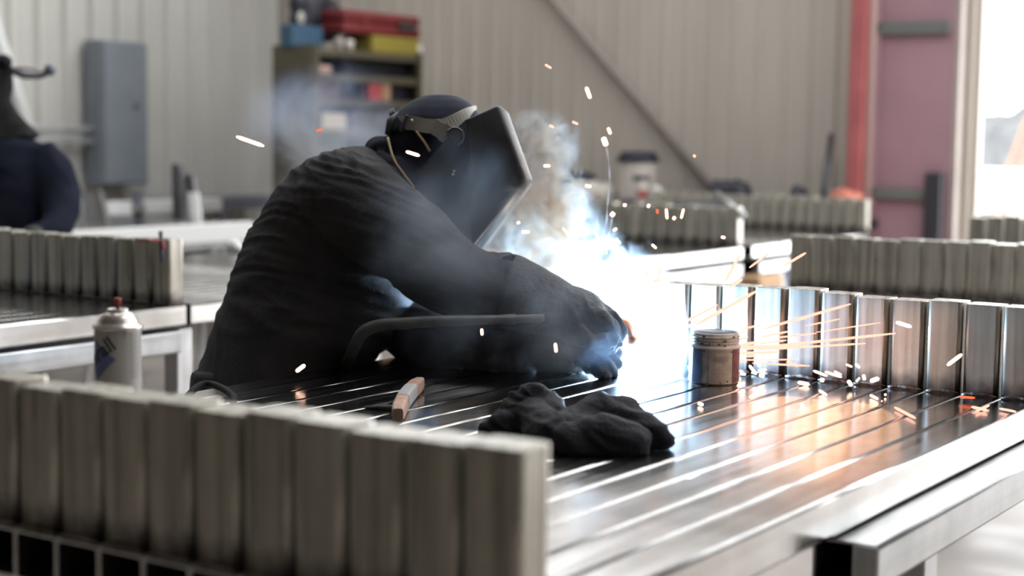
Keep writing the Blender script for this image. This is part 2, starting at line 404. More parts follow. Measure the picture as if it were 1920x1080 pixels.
# ------------------------------------------------------------------ welded tube panels
TW, TH, UD, UH = .0762, .0635, .0600, .188
def rprofile(wd, dp, r, seg=3):
    out = []
    for cx, cy, a0 in ((wd/2-r, dp/2-r, 0), (-wd/2+r, dp/2-r, pi/2), (-wd/2+r, -dp/2+r, pi), (wd/2-r, -dp/2+r, 1.5*pi)):
        for k in range(seg+1):
            a = a0 + pi/2*k/seg; out.append((cx+r*cos(a), cy+r*sin(a)))
    return out
def hollow(wd, dp, length, r=.0066, wall=.0035, seg=3):
    """rounded tube along +Y, open at the near end, profile centred"""
    bm = bmesh.new(); P = rprofile(wd, dp, r, seg); Q = rprofile(wd-2*wall, dp-2*wall, max(r-wall, .002), seg); n = len(P)
    def ring(pr, y): return [bm.verts.new((x, y, z)) for x, z in pr]
    o0, o1, i0, i1 = ring(P, 0), ring(P, length), ring(Q, 0), ring(Q, length)
    for k in range(n):
        j = (k+1) % n
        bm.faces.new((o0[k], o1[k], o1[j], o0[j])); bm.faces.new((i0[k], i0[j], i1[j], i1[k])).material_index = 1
        bm.faces.new((o0[k], o0[j], i0[j], i0[k]))
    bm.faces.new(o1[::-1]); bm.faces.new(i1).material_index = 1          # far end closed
    return bm
def sharp_smooth(me, ang=.6):
    for p in me.polygons:                      # flats stay flat, only the narrow corner arcs are rounded
        e = sorted((me.vertices[p.vertices[i]].co-me.vertices[p.vertices[i-1]].co).length for i in range(len(p.vertices)))
        p.use_smooth = len(p.vertices) == 4 and e[0] < .006
def upright_mesh():
    bm = bmesh.new(); P = rprofile(TW-.0050, UD, .009, 3); n = len(P)
    lo = [bm.verts.new((x, y, 0)) for x, y in P]; hi = [bm.verts.new((x, y, UH-.0015)) for x, y in P]
    hi2 = [bm.verts.new((x*.975, y*.965, UH)) for x, y in P]
    for k in range(n):
        j = (k+1) % n; bm.faces.new((lo[k], lo[j], hi[j], hi[k])); bm.faces.new((hi[k], hi[j], hi2[j], hi2[k]))
    bm.faces.new(lo[::-1]); bm.faces.new(hi2)
    me = finish(bm, 'upright'); sharp_smooth(me); me.materials.append(M['upright']); return me
UPRIGHT = upright_mesh()
def bead_mesh(seed):
    rnd = random.Random(seed); bm = bmesh.new(); n = 9
    pts = [(-TW*.46 + TW*.92*i/(n-1), -.002+rnd.uniform(-.002, .002), .003+.004*sin(pi*i/(n-1))+rnd.uniform(-.001, .001)) for i in range(n)]
    add_tube(bm, pts, [.0015]+[rnd.uniform(.0028, .0042) for _ in range(n-2)]+[.0015], 6)
    me = finish(bm, 'weld_bead'); me.materials.append(M['bead'])
    for p in me.polygons: p.use_smooth = True
    return me
BEADS = [bead_mesh(s) for s in range(4)]
def panel(x0, ntubes, y0, y1, z, rows, label, group='welded steel tube panels', beads=True, jitter=.006):
    """deck of rectangular tubes along Y with rows of short uprights standing on it; rows = front-face y of each row"""
    root = thing('tube_panel', label, 'panel', (x0+ntubes*TW/2, (y0+y1)/2, z-TH), group)
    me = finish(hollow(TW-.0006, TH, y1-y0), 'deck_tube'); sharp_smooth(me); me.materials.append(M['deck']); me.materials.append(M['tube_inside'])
    rl = Vector(root.location)
    for k in range(ntubes):
        link('deck_tube', me, None, root, Vector((x0+(k+.5)*TW, y0, z-TH/2)) - rl)
    for ry in rows:
        for k in range(ntubes):
            o = link('upright', UPRIGHT, None, root, Vector((x0+(k+.5)*TW, ry+UD/2+random.uniform(-.0015, .0015), z)) - rl)
            o.scale.z = 1 + random.uniform(-jitter, jitter)/UH
            o.rotation_euler = (random.uniform(-.004, .004), 0, random.uniform(-.012, .012))
            if beads:
                b = link('weld_bead', BEADS[(k*7+int(ry*10)) % 4], None, root, Vector((x0+(k+.5)*TW, ry, z)) - rl)
    return root
X1 = -2.163949 - TW                     # left edge of the main lane
YF, YB = 1.3318, 3.1590
main = panel(X1, 18, YF-.003, YB+UD+.003, DZ, (YF, YB), 'nearest steel tube panel, the one being welded, with uprights at both ends')
X2 = -3.40 - 18*TW                      # second lane
panel(X2, 18, 1.75, 3.40, DZ, (3.335,), 'steel tube panel behind the spray can, row of uprights at its far end')
panel(X2, 18, 3.42, 5.16, DZ, (), 'flat steel tube panel without uprights left of the welder')
panel(X2, 18, 5.25, 7.14, DZ-.014, (7.08,), 'steel tube panel behind the smoke, its uprights below the white bucket')
panel(X2, 18, 7.25, 8.80, DZ-.014, (8.74,), 'farthest steel tube panel, its uprights before the red wall post')
panel(X1, 18, 5.06, 7.02, DZ, (5.06, 6.94), 'steel tube panel right behind the weld, uprights at both ends')
X3 = -6.30 - 18*TW
panel(X3, 18, 5.55, 6.80, DZ, (), 'steel tube panel by the left wall, standing posts on it')
rl_ = obj('white_rail', box(-6.296, -6.23, on_x(136, 434, -6.23).y, on_x(478, 434, -6.23).y, DZ-.095, DZ+.006, .006), M['white'])
tag(rl_, 'long white steel rail along the edge of the panel by the left wall', 'rail')
# long bare tube on the left wall side
t_ = obj('steel_tube', box(-7.95, -7.85, 6.3, 8.2, .86, .95, .008), M['white'])
tag(t_, 'long pale steel tube lying level near the left wall', 'steel tube')

LEGY = 3.385
def stand(xa, xb, ya, yb, ztop, label, hb=.066, over=.0, leg_y=None, angled=False, cross=True):
    """frame under a panel: two long beams, cross members and legs"""
    t = thing('work_stand', label, 'stand', ((xa+xb)/2, (ya+yb)/2, 0), 'steel stands under the panels')
    for x in (xa, xb):
        me = finish(hollow(.10, hb, yb-ya, .006, .004), 'beam'); sharp_smooth(me)
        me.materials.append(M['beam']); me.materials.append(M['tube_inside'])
        o = link('beam', me, None, t, Vector((x, ya, ztop-hb/2)) - Vector(t.location))
        obj('end_cap', box(x+.012, x+.0485, ya-.004, ya-.0005, ztop-hb+.002, ztop-.002, .001), M['leg'], t)  # partial plate imitates the lit part of the end, the open rest its shade
    ys = leg_y or (ya+.06, yb-.06)
    for y in ys:
        obj('cross_member', box(xa+.03, xb-.03, y-.025, y+.025, ztop-hb, ztop-.006, .004), M['beam'], t)
        for x, s in ((xa, -1), (xb, 1)):
            if angled:
                for q in (-1, 1):
                    obj('leg', tube([(x, y+q*.03, ztop-hb), (x+s*.03, y+q*.2, 0)], .024, 8), M['leg'], t)
            else:
                bm = box(x-.028, x+.028, y-.03, y+.03, 0, ztop if y > yb else ztop-hb, .004)
                obj('leg', bm, M['leg'], t)
                obj('foot_plate', box(x-.06, x+.06, y-.06, y+.06, 0, .008), M['leg'], t)
    return t
stand(X1+.12, -.855, 2.16, 3.60, DZ-TH-.004, 'steel stand under the panel being welded', leg_y=(2.45, 3.4))
stand(X2+.08, -3.455, 1.85, LEGY, DZ-TH-.012, 'steel stand under the panel behind the spray can', leg_y=(2.0, LEGY+.035))
stand(X2+.3, -3.95, 3.95, 5.1, DZ-TH-.012, 'steel stand under the flat panel left of the welder', leg_y=(4.1, 4.95))
stand(X2+.08, -3.43, 5.3, 7.10, DZ-TH-.03, 'splayed-leg stand below the uprights with the white bucket behind', hb=.09, leg_y=(5.6, 6.85), angled=True)
stand(X2+.08, -3.43, 7.3, 8.75, DZ-TH-.03, 'splayed-leg stand under the farthest panel', leg_y=(7.6, 8.45), angled=True)
stand(X1+.08, -.93, 5.12, 6.96, DZ-TH-.012, 'steel stand under the panel right behind the weld', leg_y=(5.3, 6.8))
stand(X3+.08, -6.36, 5.6, 6.76, DZ-TH-.012, 'splayed-leg stand by the left wall', leg_y=(5.8, 6.6), angled=True)
stand(-7.97, -7.83, 6.5, 8.0, .858, 'narrow stand carrying the long bare tube', leg_y=(6.7, 7.8), cross=False)


# ------------------------------------------------------------------ the welder
D0 = 3.62
def ringp(b, f, hw, d=D0):
    B, G = pp(b[0], b[1], d), pp(f[0], f[1], d)
    return ((B+G)/2, (G-B)/2, CF*hw)
def folds(me, amp, fa=5., fb=21., ang=-.35, amp2=.004, f2=9.):
    ca, sa = cos(ang), sin(ang)
    def fn(co, n_):
        a, b, c = co.dot(CR), co.dot(CU), co.dot(CF)
        p = Vector(((a*ca+b*sa)*fa, (-a*sa+b*ca)*fb, c*fa))
        wv = noise.noise(co*3.1)
        p.y += wv*2.5
        h = 1-abs(noise.noise(p))*2.2
        return amp*h*(.55+.45*noise.noise(co*4.7)) + amp2*noise.noise(co*f2)
    displace(me, fn)
hip = pp(465, 760, D0)
welder = thing('person', 'person in dark jacket and raised-collar hood bent over the panel, welding under a black helmet', 'person', (hip.x, hip.y, 0))

bm = bmesh.new()
add_loft(bm, [ringp((368, 790), (560, 795), .185), ringp((374, 728), (585, 738), .19), ringp((392, 650), (690, 680), .19), ringp((408, 598), (735, 640), .19),
              ringp((434, 530), (770, 580), .19), ringp((470, 440), (795, 510), .20), ringp((512, 372), (800, 450), .21), ringp((560, 316), (795, 405), .215),
              ringp((612, 294), (785, 375), .20), ringp((655, 284), (775, 345), .16), ringp((695, 280), (765, 318), .09)], 32)
RA = [(640, 372, 3.46, .092), (690, 400, 3.44, .100), (745, 438, 3.42, .097), (800, 481, 3.41, .091), (850, 516, 3.41, .083), (900, 536, 3.42, .070), (962, 547, 3.43, .058)]
LA = [(690, 420, 3.80, .095), (735, 500, 3.78, .095), (765, 590, 3.70, .085), (800, 637, 3.58, .068), (860, 645, 3.53, .058), (930, 648, 3.50, .056), (1000, 650, 3.49, .055)]
for A_ in (RA, LA):
    q = spline(A_, 4); add_tube(bm, [pp(*p[:3]) for p in q], [p[3] for p in q], 18)
add_ball(bm, pp(640, 372, 3.47), .098)
q = spline([(672, 292, D0-.08, .022), (700, 318, D0-.10, .026), (740, 352, D0-.10, .024), (772, 392, D0-.07, .02), (780, 420, D0, .02)], 4)
add_tube(bm, [pp(*p[:3]) for p in q], [p[3] for p in q], 10)
me = remesh(bm, .0062, 6)
folds(me, .007, 3.4, 13., -.42, .005, 5.)
def creases(co, n_):
    a, b, c = co.dot(CR), co.dot(CU), co.dot(CF)
    wv = noise.noise(co*2.6)
    h = 0
    for an, fa, fb, of in ((-.55, 3.0, 26., 0.), (-.25, 4.0, 38., 9.), (-1.1, 3.5, 30., 17.)):
        ca, sa = cos(an), sin(an); k = noise.noise(co*3.3+Vector((of, 0, 0)))
        if k < -.05: continue
        v = 1-abs(noise.noise(Vector(((a*ca+b*sa)*fa+of, (-a*sa+b*ca)*fb+wv*4, c*fa))))*3.2
        h += max(v, -.25)*min(1, (k+.05)*4)
    return .0043*h
displace(me, creases)
mesh_obj('jacket', me, M['jacket'], welder)

bm = bmesh.new()                                       # trousers, hips to ankles
for s, d in ((1, D0-.105), (-1, D0+.105)):
    a = pp(470, 750, d); az = a.z
    pts = [(a.x, a.y, az-.02, .115), (a.x-.01, a.y, az-.2, .100), (a.x+.02, a.y+.01, az-.40, .075), (a.x, a.y, .28, .066), (a.x-.01, a.y-.01, .08, .062)]
    q = spline(pts, 3); add_tube(bm, [p[:3] for p in q], [p[3] for p in q], 14)
add_loft(bm, [(hip+Vector((0, 0, z)), CR*.125, CF*.17) for z in (.08, -.02, -.1)], 20)
me = remesh(bm, .014, 4); folds(me, .006)
mesh_obj('trousers', me, M['trousers'], welder)
FW = Vector((CR.x, CR.y, 0)).normalized()
for d in (D0-.105, D0+.105):
    a = pp(470, 750, d); a.z = 0
    bm = bmesh.new()
    add_loft(bm, [(a-FW*.09+Vector((0, 0, .045)), FW*.012, CF*.03)]+[(a+FW*x+Vector((0, 0, z)), Vector((0, 0, z*.98)), CF*wd) for x, z, wd in ((-.08, .05, .038), (-.02, .055, .042), (.06, .047, .046), (.14, .038, .048), (.19, .03, .04))], 14)
    add_tube(bm, [a+Vector((0, 0, .06)), a+Vector((0, 0, .17))], [.052, .056], 14)
    mesh_obj('boot', remesh(bm, .01, 2), M['leather'], welder)

# head, hood and cap
hc = pp(816, 276, D0)
bm = bmesh.new()
add_loft(bm, [(hc+CU*z+CR*x, CR*a, CF*b) for z, x, a, b in ((.098, .004, .03, .03), (.085, .006, .062, .05), (.05, .008, .086, .068), (0, .006, .096, .074), (-.05, .012, .09, .07), (-.09, .03, .065, .055), (-.115, .045, .04, .035))], 24, 2.1)
add_ball(bm, hc+CR*.108-CU*.03, (.016, .016, .028))
add_ball(bm, hc+CR*.098-CU*.075, (.012, .024, .008))
for s in (-1, 1):
    add_ball(bm, hc+CR*.092+CU*.004+CF*s*.032, .016)
    add_ball(bm, hc-CR*.004-CU*.02+CF*s*.068, (.014, .012, .028))
add_tube(bm, [hc-CU*.06-CR*.03, pp(742, 375, D0)], [.062, .066], 16)
mesh_obj('head', remesh(bm, .007, 3), M['skin'], welder)
bm = bmesh.new()                                       # hood wraps the back of the head, chin and neck
add_loft(bm, [(hc+CU*z+CR*x, CR*a, CF*b) for z, x, a, b in ((.066, -.004, .085, .078), (.03, .002, .104, .087), (0, .004, .110, .090), (-.05, .004, .104, .088), (-.10, .0, .092, .08), (-.14, .0, .075, .07))], 24, 2.2)
q = spline([(800, 320, D0, .088), (770, 350, D0, .088), (740, 385, D0, .095), (722, 420, D0, .10)], 4)
add_tube(bm, [pp(*p[:3]) for p in q], [p[3] for p in q], 18)
add_tube(bm, [pp(714, 288, D0-.05), pp(712, 284, D0), pp(714, 288, D0+.05)], [.028, .034, .028], 12)
add_tube(bm, [pp(706, 296, D0-.06), pp(735, 315, D0-.09), pp(770, 350, D0-.085), pp(788, 410, D0-.05)], [.02, .03, .034, .03], 12)
me = remesh(bm, .007, 4); folds(me, .004, 9, 24, .9)
mesh_obj('hood', me, M['hood'], welder)
bm = bmesh.new()
add_loft(bm, [(hc+CU*z+CR*x, CR*a, CF*b) for z, x, a, b in ((.030, -.004, .108, .090), (.062, .000, .102, .085), (.082, .006, .088, .074), (.100, .010, .068, .057), (.112, .012, .045, .038), (.117, .012, .02, .017))], 28, 2.1)
mesh_obj('skull_cap', remesh(bm, .005, 4), M['cap'], welder)

# headgear: a flat band round the head with a crown strap, rear knob and pivot
gear = thing('headgear', None, None)
del gear['label'], gear['category']
gear.location = hc-Vector(welder.location); gear.parent = welder
def band_strip(pts, half, thick, name, m, parent):
    """flat strap: pts are (px, py, depth); width along the image-up vector of the head"""
    P = [Vector(pp(*p)) for p in pts]; bm = bmesh.new(); R_ = []
    for i, p in enumerate(P):
        t = (P[min(i+1, len(P)-1)]-P[max(i-1, 0)]).normalized()
        u = (CU - t*CU.dot(t)); u = u.normalized() if u.length > .2 else CR
        n_ = t.cross(u).normalized()
        hw = half[i] if hasattr(half, '__len__') else half
        R_.append([bm.verts.new(p+u*a*hw+n_*b*thick) for a, b in ((-1, -1), (1, -1), (1, 1), (-1, 1))])
    for a, b in zip(R_, R_[1:]):
        for k in range(4): bm.faces.new((a[k], a[(k+1) % 4], b[(k+1) % 4], b[k]))
    bm.faces.new(R_[0]); bm.faces.new(R_[-1][::-1])
    return obj(name, bm, m, parent, smooth=False)
near = [(742, 232, D0-.035), (752, 230, D0-.062), (775, 231, D0-.086), (800, 236, D0-.096), (828, 236, D0-.098), (852, 228, D0-.09), (874, 217, D0-.066), (888, 212, D0-.03)]
loop = near + [(892, 211, D0)] + [(p[0], p[1], 2*D0-p[2]) for p in near[::-1]]
q = spline(loop, 4)
band_strip(q, .0155, .002, 'head_band', M['band'], gear)
q = spline([(812, 236, D0-.1), (832, 248, D0-.108), (846, 256, D0-.116)], 4)
band_strip(q, [.017]*4+[.02]*4+[.021], .002, 'pivot_arm', M['band'], gear)
q = spline([(764, 224, D0-.079), (752, 226, D0-.075), (744, 245, D0-.07)], 4)
obj('band_clip', tube([pp(764, 216, D0-.087), pp(757, 232, D0-.083), pp(752, 246, D0-.078)], [.004, .005, .004], 8), M['dark_metal'], gear)
obj('rear_knob', tube([pp(745, 222, D0), pp(735, 226, D0)], [.026, .024], 14), M['dark_metal'], gear, smooth=False)
obj('rear_strap', tube([pp(748, 214, D0-.03), pp(733, 228, D0-.04), pp(728, 252, D0-.045)], [.008, .011, .008], 8), M['dark_metal'], gear, smooth=True)
for px, py in ((772, 226), (832, 236)):
    bm = bmesh.new(); add_ball(bm, pp(px, py, D0-.099), .0035, 8, 6); obj('stud', bm, M['galv'], gear, smooth=True)
for pts in ([(727, 258, D0-.085), (738, 298, D0-.128), (756, 325, D0-.138), (777, 353, D0-.135)], [(780, 246, D0-.097), (795, 266, D0-.102), (806, 284, D0-.104)]):
    q = spline(pts, 5)
    obj('respirator_strap', tube([pp(*p) for p in q], .0028, 8, flat=(CF, .5)), M['strap'], welder, smooth=True, label='tan elastic strap')

# helmet: folded shell, mirrored about the head's mid plane
hm = thing('helmet', None, None); del hm['label'], hm['category']
hm.location = hc-Vector(welder.location); hm.parent = welder
HP = {'t1': (846, 250, .126), 'ct': (878, 222, .124), 'f1': (934, 196, .117), 'g1': (953, 209, .088), 'g2': (999, 338, .088), 'f2': (984, 338, .115), 'b': (889, 458, .119), 'b2': (897, 473, .095), 'r1': (788, 394, .124), 'r2': (779, 352, .126), 'r3': (783, 322, .126)}
bm = bmesh.new(); NV = {}; FV = {}
for k, (x, y, o_) in HP.items():
    NV[k] = bm.verts.new(pp(x, y, D0-o_)); FV[k] = bm.verts.new(pp(x, y, D0-o_)+CF*2*o_)
for V_ in (NV, FV):
    bm.faces.new([V_[k] for k in ('t1', 'ct', 'b', 'r1', 'r2', 'r3')])
    bm.faces.new([V_[k] for k in ('ct', 'f1', 'f2', 'b')])
    bm.faces.new([V_[k] for k in ('f1', 'g1', 'g2', 'f2')])
    bm.faces.new([V_[k] for k in ('b', 'f2', 'g2', 'b2')])
bm.faces.new((NV['g1'], FV['g1'], FV['g2'], NV['g2']))
bm.faces.new((NV['f1'], FV['f1'], FV['g1'], NV['g1'])); bm.faces.new((NV['ct'], FV['ct'], FV['f1'], NV['f1']))
bm.faces.new((NV['b2'], NV['g2'], FV['g2'], FV['b2']))
bmesh.ops.recalc_face_normals(bm, faces=bm.faces)
be = [e for e in bm.edges if not e.is_boundary]
bmesh.ops.bevel(bm, geom=be, offset=.006, segments=3, affect='EDGES', profile=.5)
me = finish(bm); me.transform(Matrix.Translation(-world_of(hm)))
sh = link('shell', me, M['helmet'], hm)
so = sh.modifiers.new('t', 'SOLIDIFY'); so.thickness = .0028; so.offset = -1
for p in me.polygons: p.use_smooth = True
me.set_sharp_from_angle(angle=.5)
g1, g2 = pp(951, 210, D0), pp(996, 336, D0)
dn = (g2-g1).normalized(); nn = dn.cross(CF).normalized()
if nn.dot(CR) < 0: nn = -nn
cc = g1+dn*.065+nn*.004
rot = Matrix((( *(), ),)) if False else Matrix([[CF.x, dn.x, nn.x, cc.x], [CF.y, dn.y, nn.y, cc.y], [CF.z, dn.z, nn.z, cc.z], [0, 0, 0, 1]])
bm = bmesh.new(); add_box(bm, -.055, .055, -.045, .045, -.012, -.0015, rot, .003); obj('lens_frame', bm, M['dark_metal'], hm)
bm = bmesh.new(); add_box(bm, -.047, .047, -.037, .037, -.0014, -.0004, rot); obj('lens', bm, mat('dark_lens', (.01, .02, .015), .05), hm)
kn = pp(853, 256, D0-.128)
bm = bmesh.new(); R0 = []
Z = Matrix([[CR.x, CU.x, -CF.x, kn.x], [CR.y, CU.y, -CF.y, kn.y], [CR.z, CU.z, -CF.z, kn.z], [0, 0, 0, 1]])
add_lathe(bm, [(0, 0), (.021, 0), (.0215, .010), (.019, .013), (.016, .011), (0, .010)], 10); bmesh.ops.transform(bm, matrix=Z, verts=bm.verts)
obj('pivot_knob', bm, M['dark_metal'], hm)
bm = bmesh.new(); add_lathe(bm, [(.0, .0105), (.013, .0105), (.012, .0155), (0, .016)], 12); bmesh.ops.transform(bm, matrix=Z, verts=bm.verts)
obj('knob_cap', bm, mat('knob_brown', (.05, .035, .03), .4), hm)
for px, py in ((851, 321), (849, 327)):
    bm = bmesh.new(); add_ball(bm, pp(px, py, D0-.127), .003, 8, 6); obj('rivet', bm, M['strap'], hm, smooth=True)

# gauntlet gloves
def finger(bm, pts):
    q = spline(pts, 4); add_tube(bm, [pp(*p[:3]) for p in q], [p[3] for p in q], 10)
    add_ball(bm, pp(*q[-1][:3]), q[-1][3], 10, 8)
def glove(name, cuff, hand, fingers, label, cr=12):
    g = thing(name, label, None); del g['category']; g.location = pp(*hand[0][:3])-Vector(welder.location); g.parent = welder
    bm = bmesh.new(); q = spline(cuff, 5)
    add_tube(bm, [pp(*p[:3]) for p in q], [p[3] for p in q], 24, cap=False)
    me = finish(bm); me.transform(Matrix.Translation(-world_of(g)))
    displace(me, lambda co, n_: .0035*noise.noise(co*11)+.0012*noise.noise(co*40))
    c = link('cuff', me, M['glove'], g, smooth=True)
    s = c.modifiers.new('t', 'SOLIDIFY'); s.thickness = .004
    bm = bmesh.new(); q = spline(hand, 4)
    add_tube(bm, [pp(*p[:3]) for p in q], [p[3] for p in q], 18)
    for f in fingers: finger(bm, f)
    me = remesh(bm, .0036, 3)
    def wr(co, n_):
        a, b = co.dot(CR), co.dot(CU)
        return .005*(1-2.6*abs(noise.noise(Vector((a*40+b*16, b*9, co.dot(CF)*12)))))+.001*noise.noise(co*90)
    displace(me, wr)
    mesh_obj('hand', me, M['glove'], g)
    return g
glove('right_glove', [(947, 545, 3.43, .079), (950, 546, 3.43, .080), (980, 556, 3.425, .076), (1015, 568, 3.42, .069), (1046, 577, 3.415, .061), (1068, 584, 3.41, .050)],
      [(1035, 576, 3.415, .052), (1070, 588, 3.41, .056), (1100, 602, 3.405, .056), (1128, 618, 3.405, .045), (1140, 626, 3.405, .034)],
      [[(1112, 590, 3.365, .018), (1140, 602, 3.35, .0175), (1153, 626, 3.355, .016), (1140, 646, 3.37, .0145), (1122, 650, 3.38, .013)],
       [(1116, 586, 3.40, .018), (1146, 600, 3.39, .0175), (1160, 626, 3.39, .016), (1146, 648, 3.395, .015), (1128, 652, 3.40, .013)],
       [(1116, 584, 3.435, .0175), (1146, 597, 3.43, .017), (1159, 622, 3.43, .0155), (1146, 644, 3.43, .0145), (1128, 650, 3.43, .013)],
       [(1112, 584, 3.465, .016), (1138, 596, 3.47, .015), (1151, 616, 3.47, .0135), (1140, 636, 3.465, .0125), (1124, 642, 3.46, .011)],
       [(1080, 618, 3.36, .018), (1104, 636, 3.335, .017), (1130, 640, 3.335, .015), (1148, 636, 3.34, .013)]],
      'creased dark leather gauntlet closed round the torch')
glove('left_glove', [(990, 649, 3.495, .062), (1020, 650, 3.485, .060), (1052, 652, 3.475, .054)],
      [(1035, 651, 3.48, .048), (1062, 655, 3.47, .048), (1090, 660, 3.465, .045), (1108, 664, 3.46, .036)],
      [[(1088, 648, 3.455, .018), (1118, 646, 3.45, .0175), (1145, 652, 3.45, .0155), (1161, 662, 3.45, .011)],
       [(1094, 660, 3.445, .018), (1120, 664, 3.435, .0175), (1142, 674, 3.43, .0155), (1157, 684, 3.43, .011)],
       [(1094, 670, 3.435, .0175), (1116, 677, 3.42, .017), (1136, 687, 3.41, .015), (1150, 697, 3.41, .011)],
       [(1088, 678, 3.43, .016), (1108, 688, 3.41, .015), (1124, 697, 3.40, .013), (1136, 703, 3.40, .010)],
       [(1070, 648, 3.50, .018), (1094, 640, 3.52, .017), (1116, 644, 3.53, .015), (1130, 650, 3.535, .012)]],
      'dark leather gauntlet resting on the deck by the arc')

# welding torch in the right glove, its cable running back under the sleeve
ARC = Vector((on_y(1196, 684, YB-.03)))
torch = thing('welding_torch', 'welding torch with bent copper neck held in the right glove, cable trailing back', 'torch', tuple(pp(1120, 620, 3.40)))
q = spline([(600, 770, 3.72, .012), (628, 706, 3.60, .0125), (652, 676, 3.46, .0125), (664, 652, 3.36, .0125), (678, 626, 3.305, .0128), (706, 611, 3.29, .0128), (760, 606, 3.285, .0125), (830, 602, 3.29, .012), (905, 600, 3.31, .0105), (965, 598, 3.325, .0085), (1020, 596, 3.335, .0085)], 5)
obj('cable', tube([pp(*p[:3]) for p in q], [p[3] for p in q], 12), M['hose'], torch, smooth=True)
obj('cable_sleeve', tube([pp(940, 599, 3.322), pp(966, 598, 3.328)], .0105, 12), M['hose'], torch, smooth=True)
q = spline([(1020, 596, 3.335, .012), (1070, 600, 3.375, .014), (1110, 615, 3.40, .016), (1150, 612, 3.42, .013)], 5)
obj('handle', tube([pp(*p[:3]) for p in q], [p[3] for p in q], 12), M['black'], torch, smooth=True)
q = spline([(1146, 614, 3.42, .0095), (1160, 604, 3.425, .0095), (1172, 606, 3.43, .0095), (1180, 618, 3.435, .0095), (1184, 630, 3.44, .009)], 5)
obj('neck', tube([pp(*p[:3]) for p in q], [p[3] for p in q], 14), M['copper'], torch, smooth=True)
n0, n1 = pp(1184, 626, 3.44), pp(1187.5, 646, 3.445)
obj('nozzle', tube([n0, n0.lerp(n1, .25), n0.lerp(n1, .3), n1], [.009, .0095, .0125, .0115], 16), M['copper'], torch, smooth=True)
obj('wire', tube([n1, ARC+Vector((0, -.004, .006))], .0012, 6), M['wire'], torch)
t = bmesh.new(); add_ball(t, ARC, .008, 12, 8)
arc = tag(obj('welding_arc', t, M['arc'], smooth=True), 'blinding white arc where wire meets the back row of uprights', 'arc')
pl = bpy.data.lights.new('arc_light', 'POINT'); pl.energy = ARC_POWER; pl.color = (.40, .65, 1.0); pl.shadow_soft_size = .02
po = bpy.data.objects.new('arc_light', pl); po.location = ARC+Vector((0, -.02, .03)); COL.objects.link(po)

# ------------------------------------------------------------------ second worker, behind the far left
DW = 6.3
hp2 = pp(-5, 470, DW)
w2 = thing('person', 'person in navy jacket and dark hood turned away behind the left panel', 'person', (hp2.x, hp2.y, 0))
def r2(x0, x1, y, hw): return (pp((x0+x1)/2, y, DW), CR*((x1-x0)/2*DW/F_PX), CF*hw)
bm = bmesh.new()
add_loft(bm, [r2(-100, 82, 560, .14), r2(-104, 88, 500, .14), r2(-106, 92, 430, .14), r2(-108, 94, 360, .14), r2(-104, 92, 310, .135), r2(-90, 84, 275, .115), r2(-60, 55, 258, .09), r2(-38, 30, 240, .06)], 24)
for s, pts in ((1, [(70, 290, DW, .075), (98, 330, DW-.02, .085), (112, 375, DW-.06, .078), (112, 412, DW-.14, .066), (92, 436, DW-.24, .05), (60, 440, DW-.3, .04)]),
               (-1, [(-82, 292, DW, .075), (-112, 340, DW-.02, .08), (-122, 385, DW-.06, .075), (-112, 425, DW-.16, .06), (-80, 440, DW-.28, .045)])):
    q = spline(pts, 4); add_tube(bm, [pp(*p[:3]) for p in q], [p[3] for p in q], 14)
me = remesh(bm, .015, 4); folds(me, .012, 6, 5, 1.2)
mesh_obj('jacket', me, noise_mix(mat('navy_cloth', rough=.95, spec=.1), (.010, .012, .022), (.016, .018, .030), ns=10), w2)
h2 = pp(-27, 158, DW)
bm = bmesh.new()
add_loft(bm, [(h2+CU*z+CR*x, CR*a, CF*b) for z, x, a, b in ((.118, 0, .03, .03), (.1, 0, .075, .07), (.05, 0, .102, .092), (0, 0, .106, .094), (-.06, 0, .092, .085), (-.12, .0, .078, .075))], 20, 2.1)
q = spline([(-25, 190, DW, .075), (-10, 222, DW, .09), (0, 250, DW, .12), (6, 272, DW, .145)], 3)
add_tube(bm, [pp(*p[:3]) for p in q], [p[3] for p in q], 18, flat=(CF, .75))
me = remesh(bm, .012, 4); folds(me, .008, 8, 18, .7)
mesh_obj('hood', me, noise_mix(mat('charcoal_cloth', rough=.95, spec=.1), (.014, .0135, .0135), (.026, .025, .0245), ns=12), w2)
bm = bmesh.new(); add_ball(bm, h2-CR*.03, (.095, .08, .1)); add_ball(bm, h2-CR*.125-CU*.02, (.02, .016, .03)); mesh_obj('head', remesh(bm, .012, 2), M['skin'], w2)
for s in (-1, 1):
    bm = bmesh.new(); c = pp(62 if s > 0 else -80, 440, DW-.32)
    add_ball(bm, c, (.045, .04, .035))
    for k in range(4): add_tube(bm, [c+CR*(k-1.5)*.022, c+CR*(k-1.5)*.024-CF*.06-CU*.01, c+CR*(k-1.5)*.022-CF*.085-CU*.035], [.012, .011, .009], 8)
    add_tube(bm, [c-CR*s*.03, c-CR*s*.055-CF*.04], [.013, .011], 8)
    mesh_obj('glove', remesh(bm, .007, 2), M['glove'], w2)
bm = bmesh.new()
for s in (-1, 1):
    a = pp(-5+s*45, 530, DW)
    q = spline([(a.x, a.y, a.z, .11), (a.x, a.y, .5, .085), (a.x, a.y, .08, .065)], 3); add_tube(bm, [p[:3] for p in q], [p[3] for p in q], 12)
mesh_obj('trousers', remesh(bm, .018, 3), M['trousers'], w2)
for s in (-1, 1):
    a = pp(-5+s*45, 530, DW); bm = bmesh.new()
    add_ball(bm, (a.x, a.y, .055), .06); add_ball(bm, (a.x-.05, a.y+.06, .04), (.075, .075, .04)); mesh_obj('boot', remesh(bm, .012, 2), M['leather'], w2)
hg = thing('headgear', None, None); del hg['label'], hg['category']; hg.location = h2-Vector(w2.location); hg.parent = w2
